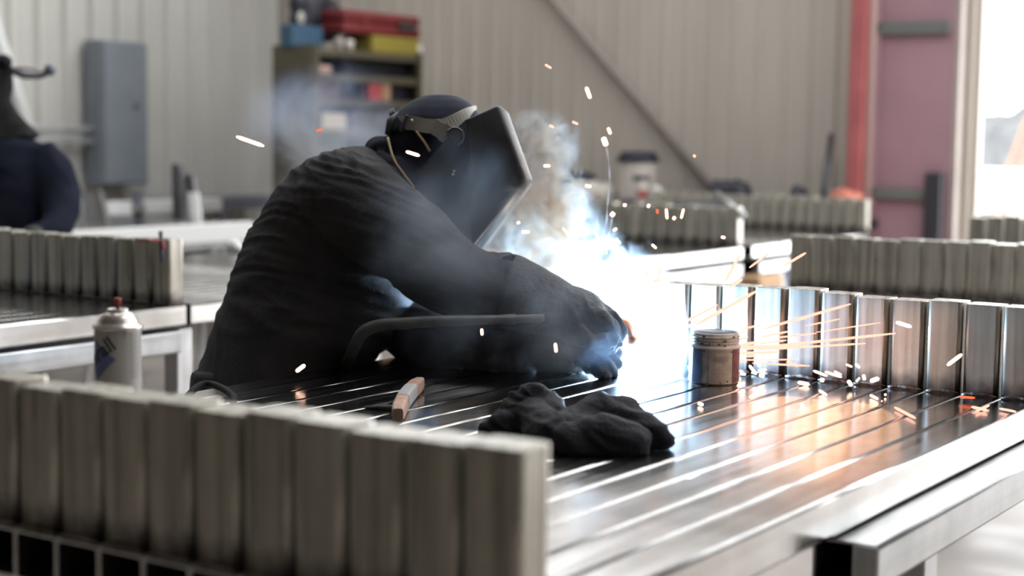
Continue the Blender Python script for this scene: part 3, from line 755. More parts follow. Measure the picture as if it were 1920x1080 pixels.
q = spline([(16, 128, DW-.07), (40, 140, DW-.05), (62, 142, DW-.02), (80, 140, DW), (92, 132, DW+.01)], 4)
obj('head_band', tube([pp(*p) for p in q], .014, 8, flat=(CF, .4)), M['dark_metal'], hg, smooth=True)
bm = bmesh.new(); add_ball(bm, pp(94, 131, DW+.01), (.025, .022, .024)); obj('rear_knob', bm, M['box_dark'], hg, smooth=True)
obj('front_strap', tube([pp(14, 128, DW-.02), pp(72, 128, DW+.02)], .008, 8), M['band'], hg, smooth=True)
bm = bmesh.new(); add_ball(bm, pp(6, 116, DW-.05), (.04, .03, .03)); obj('pivot_knob', bm, M['black'], hg, smooth=True)

# ------------------------------------------------------------------ things on the welded panel
cy_ = 1.72; cx_ = on_y(222, 750, cy_).x
can = thing('spray_can', 'white spray can with red nozzle and blue diamond standing behind the nearest uprights', 'spray can', (cx_, cy_, DZ))
CRD = 44.5*((Vector((cx_, cy_, DZ+.15))-CAM).dot(CF))/F_PX
CTOP = on_y(222, 612, cy_).z - DZ          # height of the shoulder seam
obj('body', lathe([(0, 0), (CRD-.003, 0), (CRD, .003), (CRD-.001, .006), (CRD-.001, CTOP-.004), (CRD-.001, CTOP-.003)], 40, (cx_, cy_, DZ)), M['can_body'], can, smooth=True)
obj('shoulder', lathe([(CRD+.0005, CTOP-.004), (CRD+.002, CTOP-.001), (CRD+.0015, CTOP+.002), (CRD-.005, CTOP+.004), (CRD-.007, CTOP+.010), (CRD-.011, CTOP+.017), (CRD-.017, CTOP+.021), (.0155, CTOP+.023), (.0165, CTOP+.025), (.0155, CTOP+.0275), (.013, CTOP+.027), (.012, CTOP+.0245), (.004, CTOP+.026), (0, CTOP+.026)], 40, (cx_, cy_, DZ)), M['can_metal'], can, smooth=True)
nz = obj('nozzle', lathe([(0, CTOP+.026), (.0025, CTOP+.026), (.0025, CTOP+.032), (.0052, CTOP+.033), (.006, CTOP+.043), (.0058, CTOP+.0435), (0, CTOP+.0438)], 16, (cx_, cy_, DZ)), M['red'], can, smooth=True, label='red spray nozzle')
VA = atan2(-cy_, -cx_)                      # azimuth from the can towards the camera side
def on_can(c, R, ang, z, lift=.0004):
    return Vector((c[0]+(R+lift)*cos(VA+ang), c[1]+(R+lift)*sin(VA+ang), c[2]+z))
def patch(c, R, poly, n_sub, lift):
    """flat polygon (s along the surface to the right, z up) wrapped on a cylinder facing the camera"""
    bm = bmesh.new(); vs = [bm.verts.new((p[0], 0, p[1])) for p in poly]; bm.faces.new(vs)
    for k in range(-n_sub, n_sub+1):
        x = k*R*pi/2/n_sub
        bmesh.ops.bisect_plane(bm, geom=bm.verts[:]+bm.edges[:]+bm.faces[:], plane_co=(x, 0, 0), plane_no=(1, 0, 0))
    for v in bm.verts: v.co = on_can(c, R, v.co.x/R, v.co.z, lift)
    return bm
CC = (cx_, cy_, DZ); CB = CRD-.001
def cpx(px, py):                           # pixel on the can to (arc length, z)
    s = (px-222)/44.0; s = max(-.985, min(.985, s)); a = math.asin(s)
    return (a*CB, on_y(px, py, cy_-.02).z-DZ)
obj('diamond', patch(CC, CB, [cpx(182, 632), cpx(218, 673), cpx(185, 708), cpx(178.6, 690), cpx(178.6, 660)], 14, .0003), M['can_blue'], can, label='blue diamond')
obj('side_text', patch(CC, CB, [cpx(246, 630), cpx(263.5, 630), cpx(263.5, 714), cpx(246, 714)], 14, .0002), mat('can_print_pale', (.47, .46, .43), .4), can)
bm = bmesh.new()
for k in range(7):
    z0 = 640+k*11
    b2 = patch(CC, CB, [cpx(247, z0), cpx(263, z0-1), cpx(263, z0+.8), cpx(247, z0+1.6)], 14, .0005); m_ = finish(b2); bm.from_mesh(m_); bpy.data.meshes.remove(m_)
obj('print_lines', bm, M['can_body'], can)['kind'] = 'stuff'
obj('drip', patch(CC, CB, [cpx(231, 618), cpx(237, 618), cpx(235, 626), cpx(234.4, 637), cpx(233.4, 637), cpx(233, 626)], 14, .0006), mat('drip_grey', (.30, .27, .25), .4), can)
def text_mesh(body, size, bold=0):
    cu = bpy.data.curves.new('t', 'FONT'); cu.body = body; cu.size = size; cu.offset = bold; cu.resolution_u = 3
    o = bpy.data.objects.new('t', cu); COL.objects.link(o)
    dg = bpy.context.evaluated_depsgraph_get(); me = bpy.data.meshes.new_from_object(o.evaluated_get(dg), depsgraph=dg)
    bpy.data.objects.remove(o); bpy.data.curves.remove(cu); return me
me = text_mesh('erall', .0285, .0007)
s0, z0 = cpx(180, 683); s1, z1 = cpx(219, 652)
an = atan2(z1-z0, s1-s0); wd = max(v.co.x for v in me.vertices); sc_ = sqrt((z1-z0)**2+(s1-s0)**2)/wd
for v in me.vertices:
    x, y = v.co.x*sc_, v.co.y*sc_*1.05
    s_, z_ = s0+x*cos(an)-y*sin(an), z0+x*sin(an)+y*cos(an)
    v.co = on_can(CC, CB, s_/CB, z_, .0008)
me.transform(Matrix.Translation(-Vector(can.location)))
link('lettering', me, M['ink'], can)

# stained tin beside the arc
tx, ty = on_z(1320, 721, DZ).x, on_z(1320, 721, DZ).y+.045
dT = (Vector((tx, ty, DZ))-CAM).dot(CF); TR = 47.5*dT/F_PX
zt = lambda py: on_y(1320, py, ty-.03).z-DZ
tin = thing('tin', 'stained white tin with blue and red print, open dark top, beside the arc', 'tin', (tx, ty, DZ))
TC = (tx, ty, DZ); h1 = zt(649); h2_ = zt(625)
obj('body', lathe([(0, 0), (TR-.004, 0), (TR-.001, .004), (TR, .008), (TR-.001, .014), (TR-.001, h1-.006), (TR+.001, h1-.003), (TR+.001, h1), (TR-.003, h1+.003), (TR-.004, h1+.006)], 40, TC), M['tin_body'], tin, smooth=True)
prof = [(TR-.004, h1+.006)]
for k in range(3):
    z = h1+.007+k*.0058; prof += [(TR-.002, z), (TR-.0015, z+.002), (TR-.0045, z+.0035), (TR-.005, z+.005)]
prof += [(TR-.005, h2_+.001), (TR-.007, h2_+.002), (TR-.008, h2_), (TR-.009, h2_-.004)]
obj('threaded_neck', lathe(prof, 40, TC), M['tin_body'], tin, smooth=True)
obj('gel', lathe([(TR-.0085, h2_-.003), (TR-.012, h2_+.003), (TR*.5, h2_+.005), (0, h2_+.004)], 30, TC), M['tin_dark'], tin, smooth=True, label='dark gel in the open top')
VA = atan2(-ty, -tx)
def tpx(px, py):
    s = max(-.985, min(.985, (px-1321)/47.5)); return (math.asin(s)*TR, zt(py))
obj('blue_panel', patch(TC, TR, [tpx(1277, 652), tpx(1297, 651), tpx(1297, 716), tpx(1277, 713)], 14, .0005), M['tin_blue'], tin)
obj('red_panel', patch(TC, TR, [tpx(1355, 650), tpx(1366, 650), tpx(1366, 712), tpx(1355, 715)], 14, .0005), M['tin_red'], tin)
obj('notice_panel', patch(TC, TR, [tpx(1311, 652), tpx(1353, 652), tpx(1353, 716), tpx(1311, 716)], 14, .0004), noise_mix(mat('tin_label_grey', rough=.5), (.33, .32, .30), (.50, .49, .46), ns=50), tin)
bm = bmesh.new()
def addp(poly):
    m_ = finish(patch(TC, TR, poly, 14, .0008)); bm.from_mesh(m_); bpy.data.meshes.remove(m_)
rnd = random.Random(3); x = 1319
while x < 1347:
    w_ = rnd.choice((.7, 1.1, 1.6)); addp([tpx(x, 664), tpx(x+w_, 664), tpx(x+w_, 675), tpx(x, 675)]); x += w_+rnd.choice((.6, .9, 1.3))
obj('barcode', bm, M['ink_grey'], tin)['kind'] = 'stuff'
bm = bmesh.new()
for py, xa, xb in ((653.5, 1313, 1350), (656, 1313, 1348), (689.5, 1324, 1343), (695.5, 1317, 1348), (700, 1316, 1342), (704, 1318, 1347), (709, 1316, 1345)):
    addp([tpx(xa, py), tpx(xb, py), tpx(xb, py+1.2), tpx(xa, py+1.2)])
obj('print_lines', bm, M['ink_grey'], tin)['kind'] = 'stuff'
bm = bmesh.new()
for k in range(16):
    px = rnd.uniform(1278, 1364); py = rnd.choice((630, 636, 641, 645, 655, 700, 712))+rnd.uniform(-2, 2); r_ = rnd.uniform(.8, 2.4)
    addp([tpx(px+r_*1.4*cos(a*pi/3), py+r_*sin(a*pi/3)) for a in range(6)])
obj('smudges', bm, mat('smudge', (.07, .07, .09), .5), tin)['kind'] = 'stuff'

# crumpled dark glove on the deck, in front of the tin
def dk(px, py, h): return on_z(px, py, DZ+h)
bm = bmesh.new()
for a in ([(918, 806, .012, .014), (940, 800, .018, .018), (970, 795, .022, .022), (1010, 800, .022, .024)],
          [(955, 790, .02, .022), (972, 765, .045, .022), (988, 745, .062, .020), (1000, 742, .066, .018)],
          [(1000, 744, .064, .018), (1022, 765, .045, .026), (1042, 790, .03, .03), (1070, 806, .022, .03)],
          [(985, 770, .04, .022), (1010, 800, .025, .03), (1040, 820, .02, .03)],
          [(1060, 815, .022, .03), (1100, 790, .034, .036), (1140, 785, .036, .038), (1180, 795, .034, .036), (1215, 812, .026, .030), (1234, 824, .016, .02)],
          [(1070, 826, .02, .028), (1110, 822, .022, .032), (1160, 824, .022, .032), (1200, 832, .016, .022)],
          [(1100, 775, .045, .022), (1130, 766, .05, .022), (1165, 778, .042, .022)]):
    q = spline(a, 4); add_tube(bm, [dk(p[0], p[1], p[2]) for p in q], [p[3] for p in q], 12)
    for p in (a[0], a[-1]): add_ball(bm, dk(*p[:3]), p[3], 10, 8)
me = remesh(bm, .0045, 4)
def rg(co, n_):
    a, b = co.dot(CR), co.dot(CU)
    p = Vector((a*11+b*9, b*30-a*8, co.dot(CF)*8)); p += Vector((0, 1, 0))*noise.noise(co*14)*1.2
    return .0075*(1-2.5*abs(noise.noise(p)))+.0035*(1-2.6*abs(noise.noise(Vector((a*18, b*60+a*25, 3)))))
displace(me, rg)
for v in me.vertices: v.co.z = max(v.co.z, DZ+.0005)
tag(mesh_obj('crumpled_glove', me, M['rag']), 'crumpled dark work glove lying on the deck in front of the tin', 'glove')

# pale wooden bar with a grey band
a_, b_ = on_z(737, 795, DZ), on_z(779, 733, DZ)
dr = (b_-a_); LN = dr.length; dr.normalize(); sd = Vector((dr.y, -dr.x, 0))
bar = thing('wooden_handle', 'short pale wooden handle with a grey band lying on the ribbed deck', 'handle', tuple((a_+b_)/2))
def barseg(name, t0, t1, m, grow=0, label=None, bow=.008):
    bm = bmesh.new(); R_ = []; N_ = 8
    for i in range(N_+1):
        t = t0+(t1-t0)*i/N_; c = a_+dr*LN*t+sd*bow*4*(t-.5)**2+Vector((0, 0, .0155))
        hw, hh = .0125+grow, .0145+grow
        k = min(1, (min(t, 1-t)+.004)/.035); hw *= .75+.25*k; hh *= .82+.18*k
        R_.append((c, sd*hw, Vector((0, 0, hh))))
    add_loft(bm, R_, 20, 4.5); return obj(name, bm, m, bar, smooth=False, label=label)
barseg('shaft', 0, 1, M['wood']); barseg('band', .38, .72, M['grey_tape'], .0006, 'grey taped band')
bm = bmesh.new(); p_ = on_z(716, 762, DZ+.006); add_loft(bm, [(p_+Vector((-.03, -.01, -.003)), Vector((0, .008, 0)), Vector((0, 0, .002))), (p_+Vector((.0, 0, 0)), Vector((0, .012, 0)), Vector((0, 0, .004))), (a_.lerp(b_, .35)+Vector((0, 0, .008)), Vector((0, .012, 0)), Vector((0, 0, .004)))], 12)
obj('blade', bm, M['dark_metal'], bar, label='dark steel blade')

# black cable looped over the left edge of the deck
q = spline([(352, 742, 2.98), (372, 724, 3.02), (392, 720, 3.03), (412, 726, 3.0), (428, 735, 2.96), (438, 745, 2.92), (436, 762, 2.88)], 6)
pts = [pp(*p) for p in q]
for i, p in enumerate(pts):
    p.z = max(p.z, DZ+.010) if p.x > X1-.01 else p.z
tag(obj('black_cable', tube(pts, .0065, 10), M['black'], smooth=True), 'black cable loop over the deck edge in front of the welder', 'cable')

# ------------------------------------------------------------------ left wall: breaker panel and conduits
def lw(px, py, x): return on_x(px, py, x)
p0 = lw(192, 76, XWL+.22); p1 = lw(280, 345, XWL+.22); p1t = lw(280, 78, XWL+.22)
eb = thing('electrical_panel', 'grey electrical cabinet on the left ribbed wall', 'electrical cabinet', (XWL+.12, (p0.y+p1.y)/2, p1.z))
zb_, zt_ = lw(230, 347, XWL+.22).z, lw(230, 77, XWL+.22).z
obj('cabinet', box(XWL+.035, XWL+.20, p0.y, p1.y, zb_, zt_, .006), M['box_grey'], eb)
obj('door', box(XWL+.201, XWL+.222, p0.y+.012, p1.y-.012, zb_+.012, zt_-.012, .005), M['box_grey'], eb)
hp_ = lw(257, 198, XWL+.23); obj('door_latch', box(XWL+.223, XWL+.235, hp_.y-.02, hp_.y+.02, hp_.z-.02, hp_.z+.02, .004), M['box_dark'], eb)
for nm, py in (('upper', 243), ('lower', 265)):
    a_ = lw(185, py, XWL+.11); a_.y = p0.y+.0
    o = obj('conduit', tube([(XWL+.11, YN+.2, a_.z), (XWL+.11, p0.y, a_.z)], .022, 10), M['galv'], smooth=True)
    tag(o, nm+' pale conduit running along the left wall into the grey cabinet', 'conduit')
# low dark rail at the foot of the left wall
yb0, yb1 = lw(266, 385, XWL+.25).y, lw(503, 385, XWL+.25).y
t = thing('stock_rack', 'low grey-blue steel rack along the left wall right of the cabinet', 'rack', (XWL+.25, (yb0+yb1)/2, 0))
z1_ = lw(400, 377, XWL+.4).z; z0_ = lw(400, 396, XWL+.4).z
obj('front_rail', box(XWL+.36, XWL+.4, yb0, yb1, z0_, z1_, .004), M['box_dark'], t)
obj('top_shelf', box(XWL+.05, XWL+.4, yb0, yb1, z1_, z1_+.02), M['box_dark'], t)
for y in (yb0+.04, (yb0+yb1)/2, yb1-.04): obj('leg', box(XWL+.36, XWL+.4, y-.03, y+.03, 0, z0_), M['box_dark'], t)

# upright pieces standing on the panel by the left wall
def slab(px0, py0, px1, py1, w_px, d, m, thick=.05, top_w=None):
    """leaning flat bar from (px0,py0) foot to (px1,py1) top, w_px wide, at depth d"""
    a, b = pp(px0, py0, d), pp(px1, py1, d); k = d/F_PX
    bm = bmesh.new(); tw = w_px if top_w is None else top_w
    add_loft(bm, [(a, CR*w_px*k/2, CF*thick/2), (b, CR*tw*k/2, CF*thick/2)], 16, 8)
    return bm
def stander(name, label, pieces, cat='steel post'):
    t = thing(name, label, cat, tuple(pp(*pieces[0][1])))
    for nm, loc, args in pieces: obj(nm, slab(*args), args[-1] if False else args[6], t)
    return t
DL = 8.95
def post(label, parts, d=DL):
    base = pp(parts[0][1], parts[0][2], d)
    t = thing('steel_post', label, 'steel post', tuple(base))
    for nm, x0, y0, x1, y1, wpx, m, tw, dd in parts:
        obj(nm, slab(x0, y0, x1, y1, wpx, d+dd, m, .06, tw), None or m, t)
    return t
post('broad grey steel wedge leaning beside the second worker', [('plate', 185, 428, 172, 362, 42, M['leg'], 46, 0), ('left_edge', 156, 428, 152, 372, 9, M['beam'], 9, -.04), ('right_edge', 203, 428, 186, 357, 9, M['beam'], 9, -.04)])
post('dark blue-grey steel post under the electrical cabinet', [('shaft', 261, 420, 257, 358, 19, M['box_dark'], 17, 0), ('collar', 261, 398, 260, 382, 24, M['leg'], 24, -.03)])
post('tall grey steel post with dark left side', [('plate', 342, 412, 336, 310, 22, M['beam'], 17, 0), ('dark_side', 331, 412, 328, 308, 11, M['dark_metal'], 9, -.03)])
post('short steel post with a bright white lower half', [('plate', 366, 395, 358, 332, 20, M['leg'], 18, .03), ('dark_slot', 358, 366, 354, 328, 6, M['black'], 5, -.01), ('white_face', 369, 420, 363, 361, 19, M['white'], 20, -.06)])
t = thing('steel_bundle', 'low stack of grey steel bars behind the panel by the left wall', 'steel bars', tuple(pp(300, 415, 8.75)))
for y0_, m in ((384, 'box_dark'), (397, 'beam'), (407, 'leg'), (417, 'beam')):
    obj('bar', slab(268, y0_, 328, y0_-2, 11, 8.75, M[m], .05), M[m], t)
bm = bmesh.new(); q_ = on_z(338, 413, DZ); add_ball(bm, q_+Vector((0, 0, .017)), (.035, .03, .018), 12, 8); tag(obj('white_block', bm, M['white'], smooth=True), 'small white block on the panel by the left wall', 'block')
# dark rod with red cord beside the left row's end post
rd = thing('steel_rod', 'thin dark rod with red cord at the end of the left row of uprights', 'rod', tuple(pp(303, 495, 4.62)))
obj('shaft', tube([pp(304, 492, 4.62), pp(301, 433, 4.62)], .006, 8), M['dark_metal'], rd, smooth=True)
q = spline([(300, 449, 4.615), (288, 452, 4.61), (272, 449, 4.63), (262, 452, 4.65)], 4)
obj('red_cord', tube([pp(*p) for p in q], .0035, 8), M['red'], rd, smooth=True, label='red cord')
obj('red_tag', tube([pp(306, 452, 4.61), pp(307, 470, 4.61)], .003, 8), M['red'], rd, smooth=True, label='red tag')
for i, (a, b, r_) in enumerate((((308, 478, 7.2), (322, 455, 7.2), .022), ((372, 478, 7.2), (350, 455, 7.2), .022))):
    pass
bm = bmesh.new(); q_ = on_z(441, 471, DZ); add_ball(bm, q_+Vector((0, 0, .024)), (.034, .03, .025), 12, 8); add_ball(bm, q_+CR*.02-CF*.03+Vector((0, 0, .012)), (.02, .02, .013), 10, 6)
t_ = obj('white_cloth_ball', bm, M['white'], smooth=True); tag(t_, 'small white lump behind the flat panel left of the welder', 'rag')

# ------------------------------------------------------------------ shelf unit with its load
SX = -6.62; ya, yb = on_x(590, 95, SX).y, on_x(789, 95, SX).y
ztop = on_x(690, 92, SX).z; SD = .33
rack = thing('shelf_unit', 'olive steel shelf unit in the far left corner, loaded with boxes', 'shelf unit', (SX-SD/2, (ya+yb)/2, 0))
obj('side_panel', box(SX-SD, SX, ya-.02, ya, 0, ztop), M['shelf'], rack); obj('side_panel', box(SX-SD, SX, yb, yb+.02, 0, ztop), M['shelf'], rack)
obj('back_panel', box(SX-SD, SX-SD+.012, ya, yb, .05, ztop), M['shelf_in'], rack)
zs = [on_x(690, py, SX).z for py in (97, 142, 188, 245, 330)] + [.45, .1]
for z in zs: obj('shelf_board', box(SX-SD+.012, SX-.002, ya, yb, z-.045, z, .004), M['shelf'], rack)
for y in (ya, yb-.035): obj('front_post', box(SX-.001, SX+.012, y, y+.035, 0, ztop), M['shelf'], rack)
def sy(px, py): return on_x(px, py, SX)
def thingbox(name, label, cat, px0, px1, py0, py1, x1, dep, m, bev=.02, group=None):
    a, b = on_x(px0, py1, x1), on_x(px1, py1, x1); za = on_x((px0+px1)/2, py1, x1).z; zb = on_x((px0+px1)/2, py0, x1).z
    return a.y, b.y, za, zb
ztp = zs[0]+.001
def shelf_item(name, label, cat, px0, px1, py0, zbase, xf, dep, m, bev, parent=None):
    y0, y1 = on_x(px0, py0, xf).y, on_x(px1, py0, xf).y; z1 = on_x((px0+px1)/2, py0, xf).z
    o = obj(name, box(xf-dep, xf, y0, y1, zbase, z1, bev), m, parent)
    return o if parent is not None else tag(o, label, cat)
XF = SX-.04
# red case on a yellow tray
shelf_item('yellow_tray', 'flat yellow tray under the red case on top of the shelf unit', 'tray', 700, 790, 70, ztp, XF+.02, .28, M['yellow'], .012)
zy = on_x(745, 69, XF+.02).z+.002
rc = thing('red_case', 'red plastic tool case on top of the shelf unit', 'case', (XF-.14, on_x(716, 50, XF).y, zy))
y0, y1, z1 = on_x(646, 40, XF).y, on_x(789, 40, XF).y, on_x(716, 24, XF).z
obj('lower_shell', box(XF-.27, XF, y0, y1, zy, (zy+z1)/2-.003, .02), M['case_red'], rc); obj('lid', box(XF-.27, XF, y0, y1, (zy+z1)/2+.003, z1, .02), M['case_red'], rc)
obj('grip', box(XF+.001, XF+.02, (y0+y1)/2+.15, (y0+y1)/2+.33, (zy+z1)/2-.03, (zy+z1)/2+.03, .008), M['shelf_in'], rc, label='dark grip recess')
for f in (.25, .75): obj('latch', box(XF+.001, XF+.012, y0+(y1-y0)*f-.02, y0+(y1-y0)*f+.02, (zy+z1)/2-.03, (zy+z1)/2+.02, .004), M['case_red'], rc)
shelf_item('blue_box', 'blue box at the left end of the shelf unit top', 'box', 548, 606, 48, ztp, SX-.15, .1, M['blue'], .01)
y0, y1 = on_x(548, 30, SX-.27).y, on_x(640, 30, SX-.27).y
bag = thing('tool_bag', 'black tool bag heaped behind the blue box on the shelf unit', 'bag', (SX-.29, (y0+y1)/2, ztp))
bm = bmesh.new(); zc = on_x(600, 40, SX-.27).z
for fy, z_, r_ in ((.25, .0, .11), (.5, .04, .14), (.75, .0, .13), (.55, .12, .1), (.8, .06, .1), (.15, .1, .06)):
    add_ball(bm, (SX-.29, y0+(y1-y0)*fy, zc+z_), (.06, r_, r_))
bm2 = remesh(bm, .016, 3); folds(bm2, .012)
for v in bm2.vertices: v.co.z = max(v.co.z, ztp)
mesh_obj('body', bm2, M['navy'], bag)
bm = bmesh.new(); p_ = on_x(564, 34, SX-.225); add_ball(bm, p_, (.012, .035, .04), 12, 8); obj('pale_badge', bm, M['band'], bag, smooth=True)
q = [(SX-.28, y0+(y1-y0)*f, zc+z_) for f, z_ in ((.3, .14), (.4, .22), (.6, .22), (.7, .14))]
obj('handle', tube([p[:3] for p in spline(q, 4)], .012, 8), M['black'], bag, smooth=True)
y0 = on_x(650, 80, XF).y
bm = bmesh.new()
add_lathe(bm, [(0, 0), (.028, 0), (.028, .07), (.03, .075), (0, .075)], 14, (XF-.02, on_x(640, 80, XF).y, ztp))
tag(obj('white_pot', bm, M['plastic_white'], smooth=True), 'small white pot between the bag and the red case', 'pot')
bm = bmesh.new(); add_lathe(bm, [(0, 0), (.028, 0), (.028, .06), (.02, .068), (0, .068)], 14, (XF-.01, on_x(657, 80, XF).y, ztp))
tag(obj('white_pot', bm, M['plastic_white'], smooth=True), 'smaller white pot left of the yellow tray', 'pot')
bm = bmesh.new(); add_lathe(bm, [(0, 0), (.026, 0), (.026, .07), (0, .07)], 14, (SX-.035, on_x(787, 85, SX).y+.03, ztp))
tag(obj('pale_jar', bm, M['plastic_white'], smooth=True), 'pale jar at the right end of the shelf unit top', 'jar')
# on the shelves
def on_shelf(i): return zs[i]+.001
shelf_item('red_box', 'bright red box on the second shelf down', 'box', 694, 716, 153, on_shelf(2), XF+.02, .2, mat('bright_red', (.45, .05, .05), .5), .006)
shelf_item('orange_box', 'small orange-brown box right of the bright red box', 'box', 718, 733, 158, on_shelf(2), XF+.02, .2, M['cardboard'], .006)
shelf_item('dark_box', 'dark red box at the left of the second shelf down', 'box', 600, 640, 150, on_shelf(2), XF-.04, .2, mat('dark_red', (.10, .02, .02), .6), .008)
shelf_item('dark_box', 'navy box in the middle of the second shelf down', 'box', 648, 690, 152, on_shelf(2), XF-.04, .2, M['navy'], .008)
shelf_item('dark_box', 'navy box at the right of the second shelf down', 'box', 740, 778, 160, on_shelf(2), XF-.04, .2, M['navy'], .008)
shelf_item('tan_roll', 'small tan roll at the left of the top shelf', 'roll', 596, 622, 122, on_shelf(1), XF+.02, .1, M['wood'], .012)
shelf_item('dark_box', 'black box along the top shelf', 'box', 640, 770, 116, on_shelf(1), XF-.06, .18, M['black'], .008)
shelf_item('pale_carton', 'pale carton at the left of the third shelf down', 'carton', 605, 650, 212, on_shelf(3), XF+.01, .2, M['plastic_white'], .01)
shelf_item('dark_bin', 'olive bin at the right of the third shelf down', 'bin', 662, 740, 208, on_shelf(3), XF, .2, M['shelf'], .01)

# ------------------------------------------------------------------ far workbench and what stands on it
WB = 8.98
bz = on_y(1200, 399, WB).z
xb0, xb1 = on_y(1000, 390, WB).x, on_y(1600, 390, WB).x
wbn = thing('workbench', 'dark workbench along the beige far wall, mostly hidden behind the panels', 'workbench', ((xb0+xb1)/2, WB+.2, 0))
obj('top', box(xb0, xb1, WB-.05, YW-.06, bz-.05, bz, .004), M['dark_metal'], wbn)
for x in (xb0+.08, (xb0+xb1)/2, xb1-.08):
    for y in (WB, YW-.12): obj('leg', box(x-.03, x+.03, y-.03, y+.03, 0, bz-.05), M['dark_metal'], wbn)
def bx(px): return on_y(px, 380, WB+.12).x
def bzz(py): return on_y(1200, py, WB+.12).z
SCL = (Vector((bx(1200), WB+.12, 1))-CAM).dot(CF)/F_PX
def lathe_at(px, prof): return lathe([(r*SCL, z-0) for r, z in prof], 24, (bx(px), WB+.12, bz))
H = lambda py: bzz(py)-bz
bk = thing('bucket', 'white plastic bucket with dark lid on the far workbench', 'bucket', (bx(1195), WB+.12, bz))
obj('pail', lathe_at(1195, [(0, 0), (33, 0), (37, H(304)), (0, H(304))]), M['plastic_white'], bk, smooth=False)
obj('lid', lathe_at(1195, [(0, H(304)), (40, H(304)), (40, H(296)), (35, H(292)), (33, H(284)), (0, H(283))]), M['navy'], bk, label='dark lid')
bm = bmesh.new(); c = Vector((bx(1195), WB+.12, bz)); az0 = atan2(-c.y, -c.x); R_ = 36.3*SCL
vs = []
for k in range(7):
    a = az0-.25+.9*k/6; vs.append((c.x+R_*cos(a), c.y+R_*sin(a)))
for (x0, y0), (x1, y1) in zip(vs, vs[1:]):
    v = [bm.verts.new(p) for p in ((x0, y0, bzz(338)), (x1, y1, bzz(338)), (x1, y1, bzz(329)), (x0, y0, bzz(329)))]; bm.faces.new(v)
obj('print', bm, M['navy'], bk, label='dark print')
bt = thing('bottle', 'white bottle with red label before the bucket', 'bottle', (bx(1205), WB-.0, bz))
def lathe2(px, y, prof): return lathe([(r*SCL, z) for r, z in prof], 18, (on_y(px, 380, y).x, y, bz))
obj('body', lathe2(1205, WB, [(0, 0), (9.5, 0), (9.5, H(362)), (6, H(350)), (3.5, H(344)), (3.5, H(336)), (0, H(336))]), M['plastic_white'], bt, smooth=True)
obj('label', lathe2(1205, WB, [(9.7, H(368)), (9.7, H(356))]), M['label_red'], bt, label='red label')
tag(obj('white_cylinder', lathe2(1231, WB, [(0, 0), (8, 0), (8, H(352)), (7, H(347)), (0, H(346))]), M['white'], smooth=True), 'plain white cylinder right of the bucket', 'canister')
tag(obj('white_jug', lathe2(1074, WB, [(0, 0), (10, 0), (10, H(352)), (5, H(342)), (0, H(341))]), M['plastic_white'], smooth=True), 'white jug at the left end of the far workbench, by the smoke', 'jug')
bm = bmesh.new(); add_ball(bm, (on_y(1280, 367, WB).x, WB, bzz(367)), (8.5*SCL,)*3, 14, 10); add_lathe(bm, [(0, 0), (7*SCL, 0), (5*SCL, max(H(372), .02)), (0, max(H(372), .02))], 12, (on_y(1280, 367, WB).x, WB, bz))
tag(obj('white_globe', bm, M['white'], smooth=True), 'small round white container right of the bucket', 'container')
def bench_lump(name, label, cat, px0, px1, py0, y, m, n=4, seed=1):
    r_ = random.Random(seed); bm = bmesh.new(); xa, xb = on_y(px0, 380, y).x, on_y(px1, 380, y).x; h = on_y((px0+px1)/2, py0, y).z-bz
    for k in range(n):
        f = (k+.5)/n; add_ball(bm, (xa+(xb-xa)*f, y+r_.uniform(-.03, .03), bz+h*.45), ((xb-xa)/n*.75, .09, h*r_.uniform(.45, .56)))
    me = remesh(bm, .012, 3); folds(me, .008)
    for v in me.vertices: v.co.z = max(v.co.z, bz)
    return tag(mesh_obj(name, me, m), label, cat)
bench_lump('dark_rags', 'heap of dark rags at the left end of the far workbench', 'rags', 1052, 1112, 318, WB+.28, M['navy'], 4, 2)
bench_lump('pale_sack', 'pale sack in front of the dark rags', 'sack', 1078, 1148, 336, WB+.12, M['plastic_white'], 3, 3)
bench_lump('tool_bag', 'low black tool bag right of the diagonal brace foot', 'bag', 1334, 1406, 334, WB+.12, M['navy'], 4, 5)
bench_lump('dark_lump', 'small black object between the tool bag and the leaning bar', 'tool', 1484, 1508, 344, WB+.12, M['navy'], 2, 6)
bench_lump('dark_lump', 'small black object right of the white cylinder', 'tool', 1242, 1262, 360, WB+.05, M['navy'], 2, 7)
bench_lump('dark_lump', 'small black object left of the red-labelled bottle', 'tool', 1172, 1190, 372, WB-.02, M['navy'], 2, 8)
a_, b_ = on_y(1540, 400, WB+.1), on_y(1558, 252, WB+.35); a_.z = bz+.012
tag(obj('pry_bar', tube([a_, a_.lerp(b_, .5), b_], [.016, .02, .018], 8), M['dark_metal'], smooth=True), 'dark bar leaning against the wall left of the red post', 'bar')
bench_lump('orange_rags', 'orange and red rags at the foot of the red post', 'rags', 1562, 1612, 352, WB+.1, mat('orange_rag', (.45, .14, .09), .8), 4, 9)

# slanted plate and bar resting on the uprights in front of the bucket
a_, b_ = pp(1345, 366, 8.2), pp(1392, 404, 7.75)
tag(obj('angle_bar', tube([a_, b_], .022, 8), M['beam'], smooth=True), 'short bright bar slanting across the end of the middle uprights', 'bar')
bm = bmesh.new(); add_loft(bm, [(pp(1352, 388, 8.15), CR*.02, CU*.006), (pp(1310, 382, 8.3), CR*.14, CU*.018), (pp(1268, 386, 8.35), CR*.02, CU*.012)], 14, 3)
tag(obj('dark_plate', bm, M['dark_metal']), 'dark plate lying across the tops of the middle uprights', 'plate')

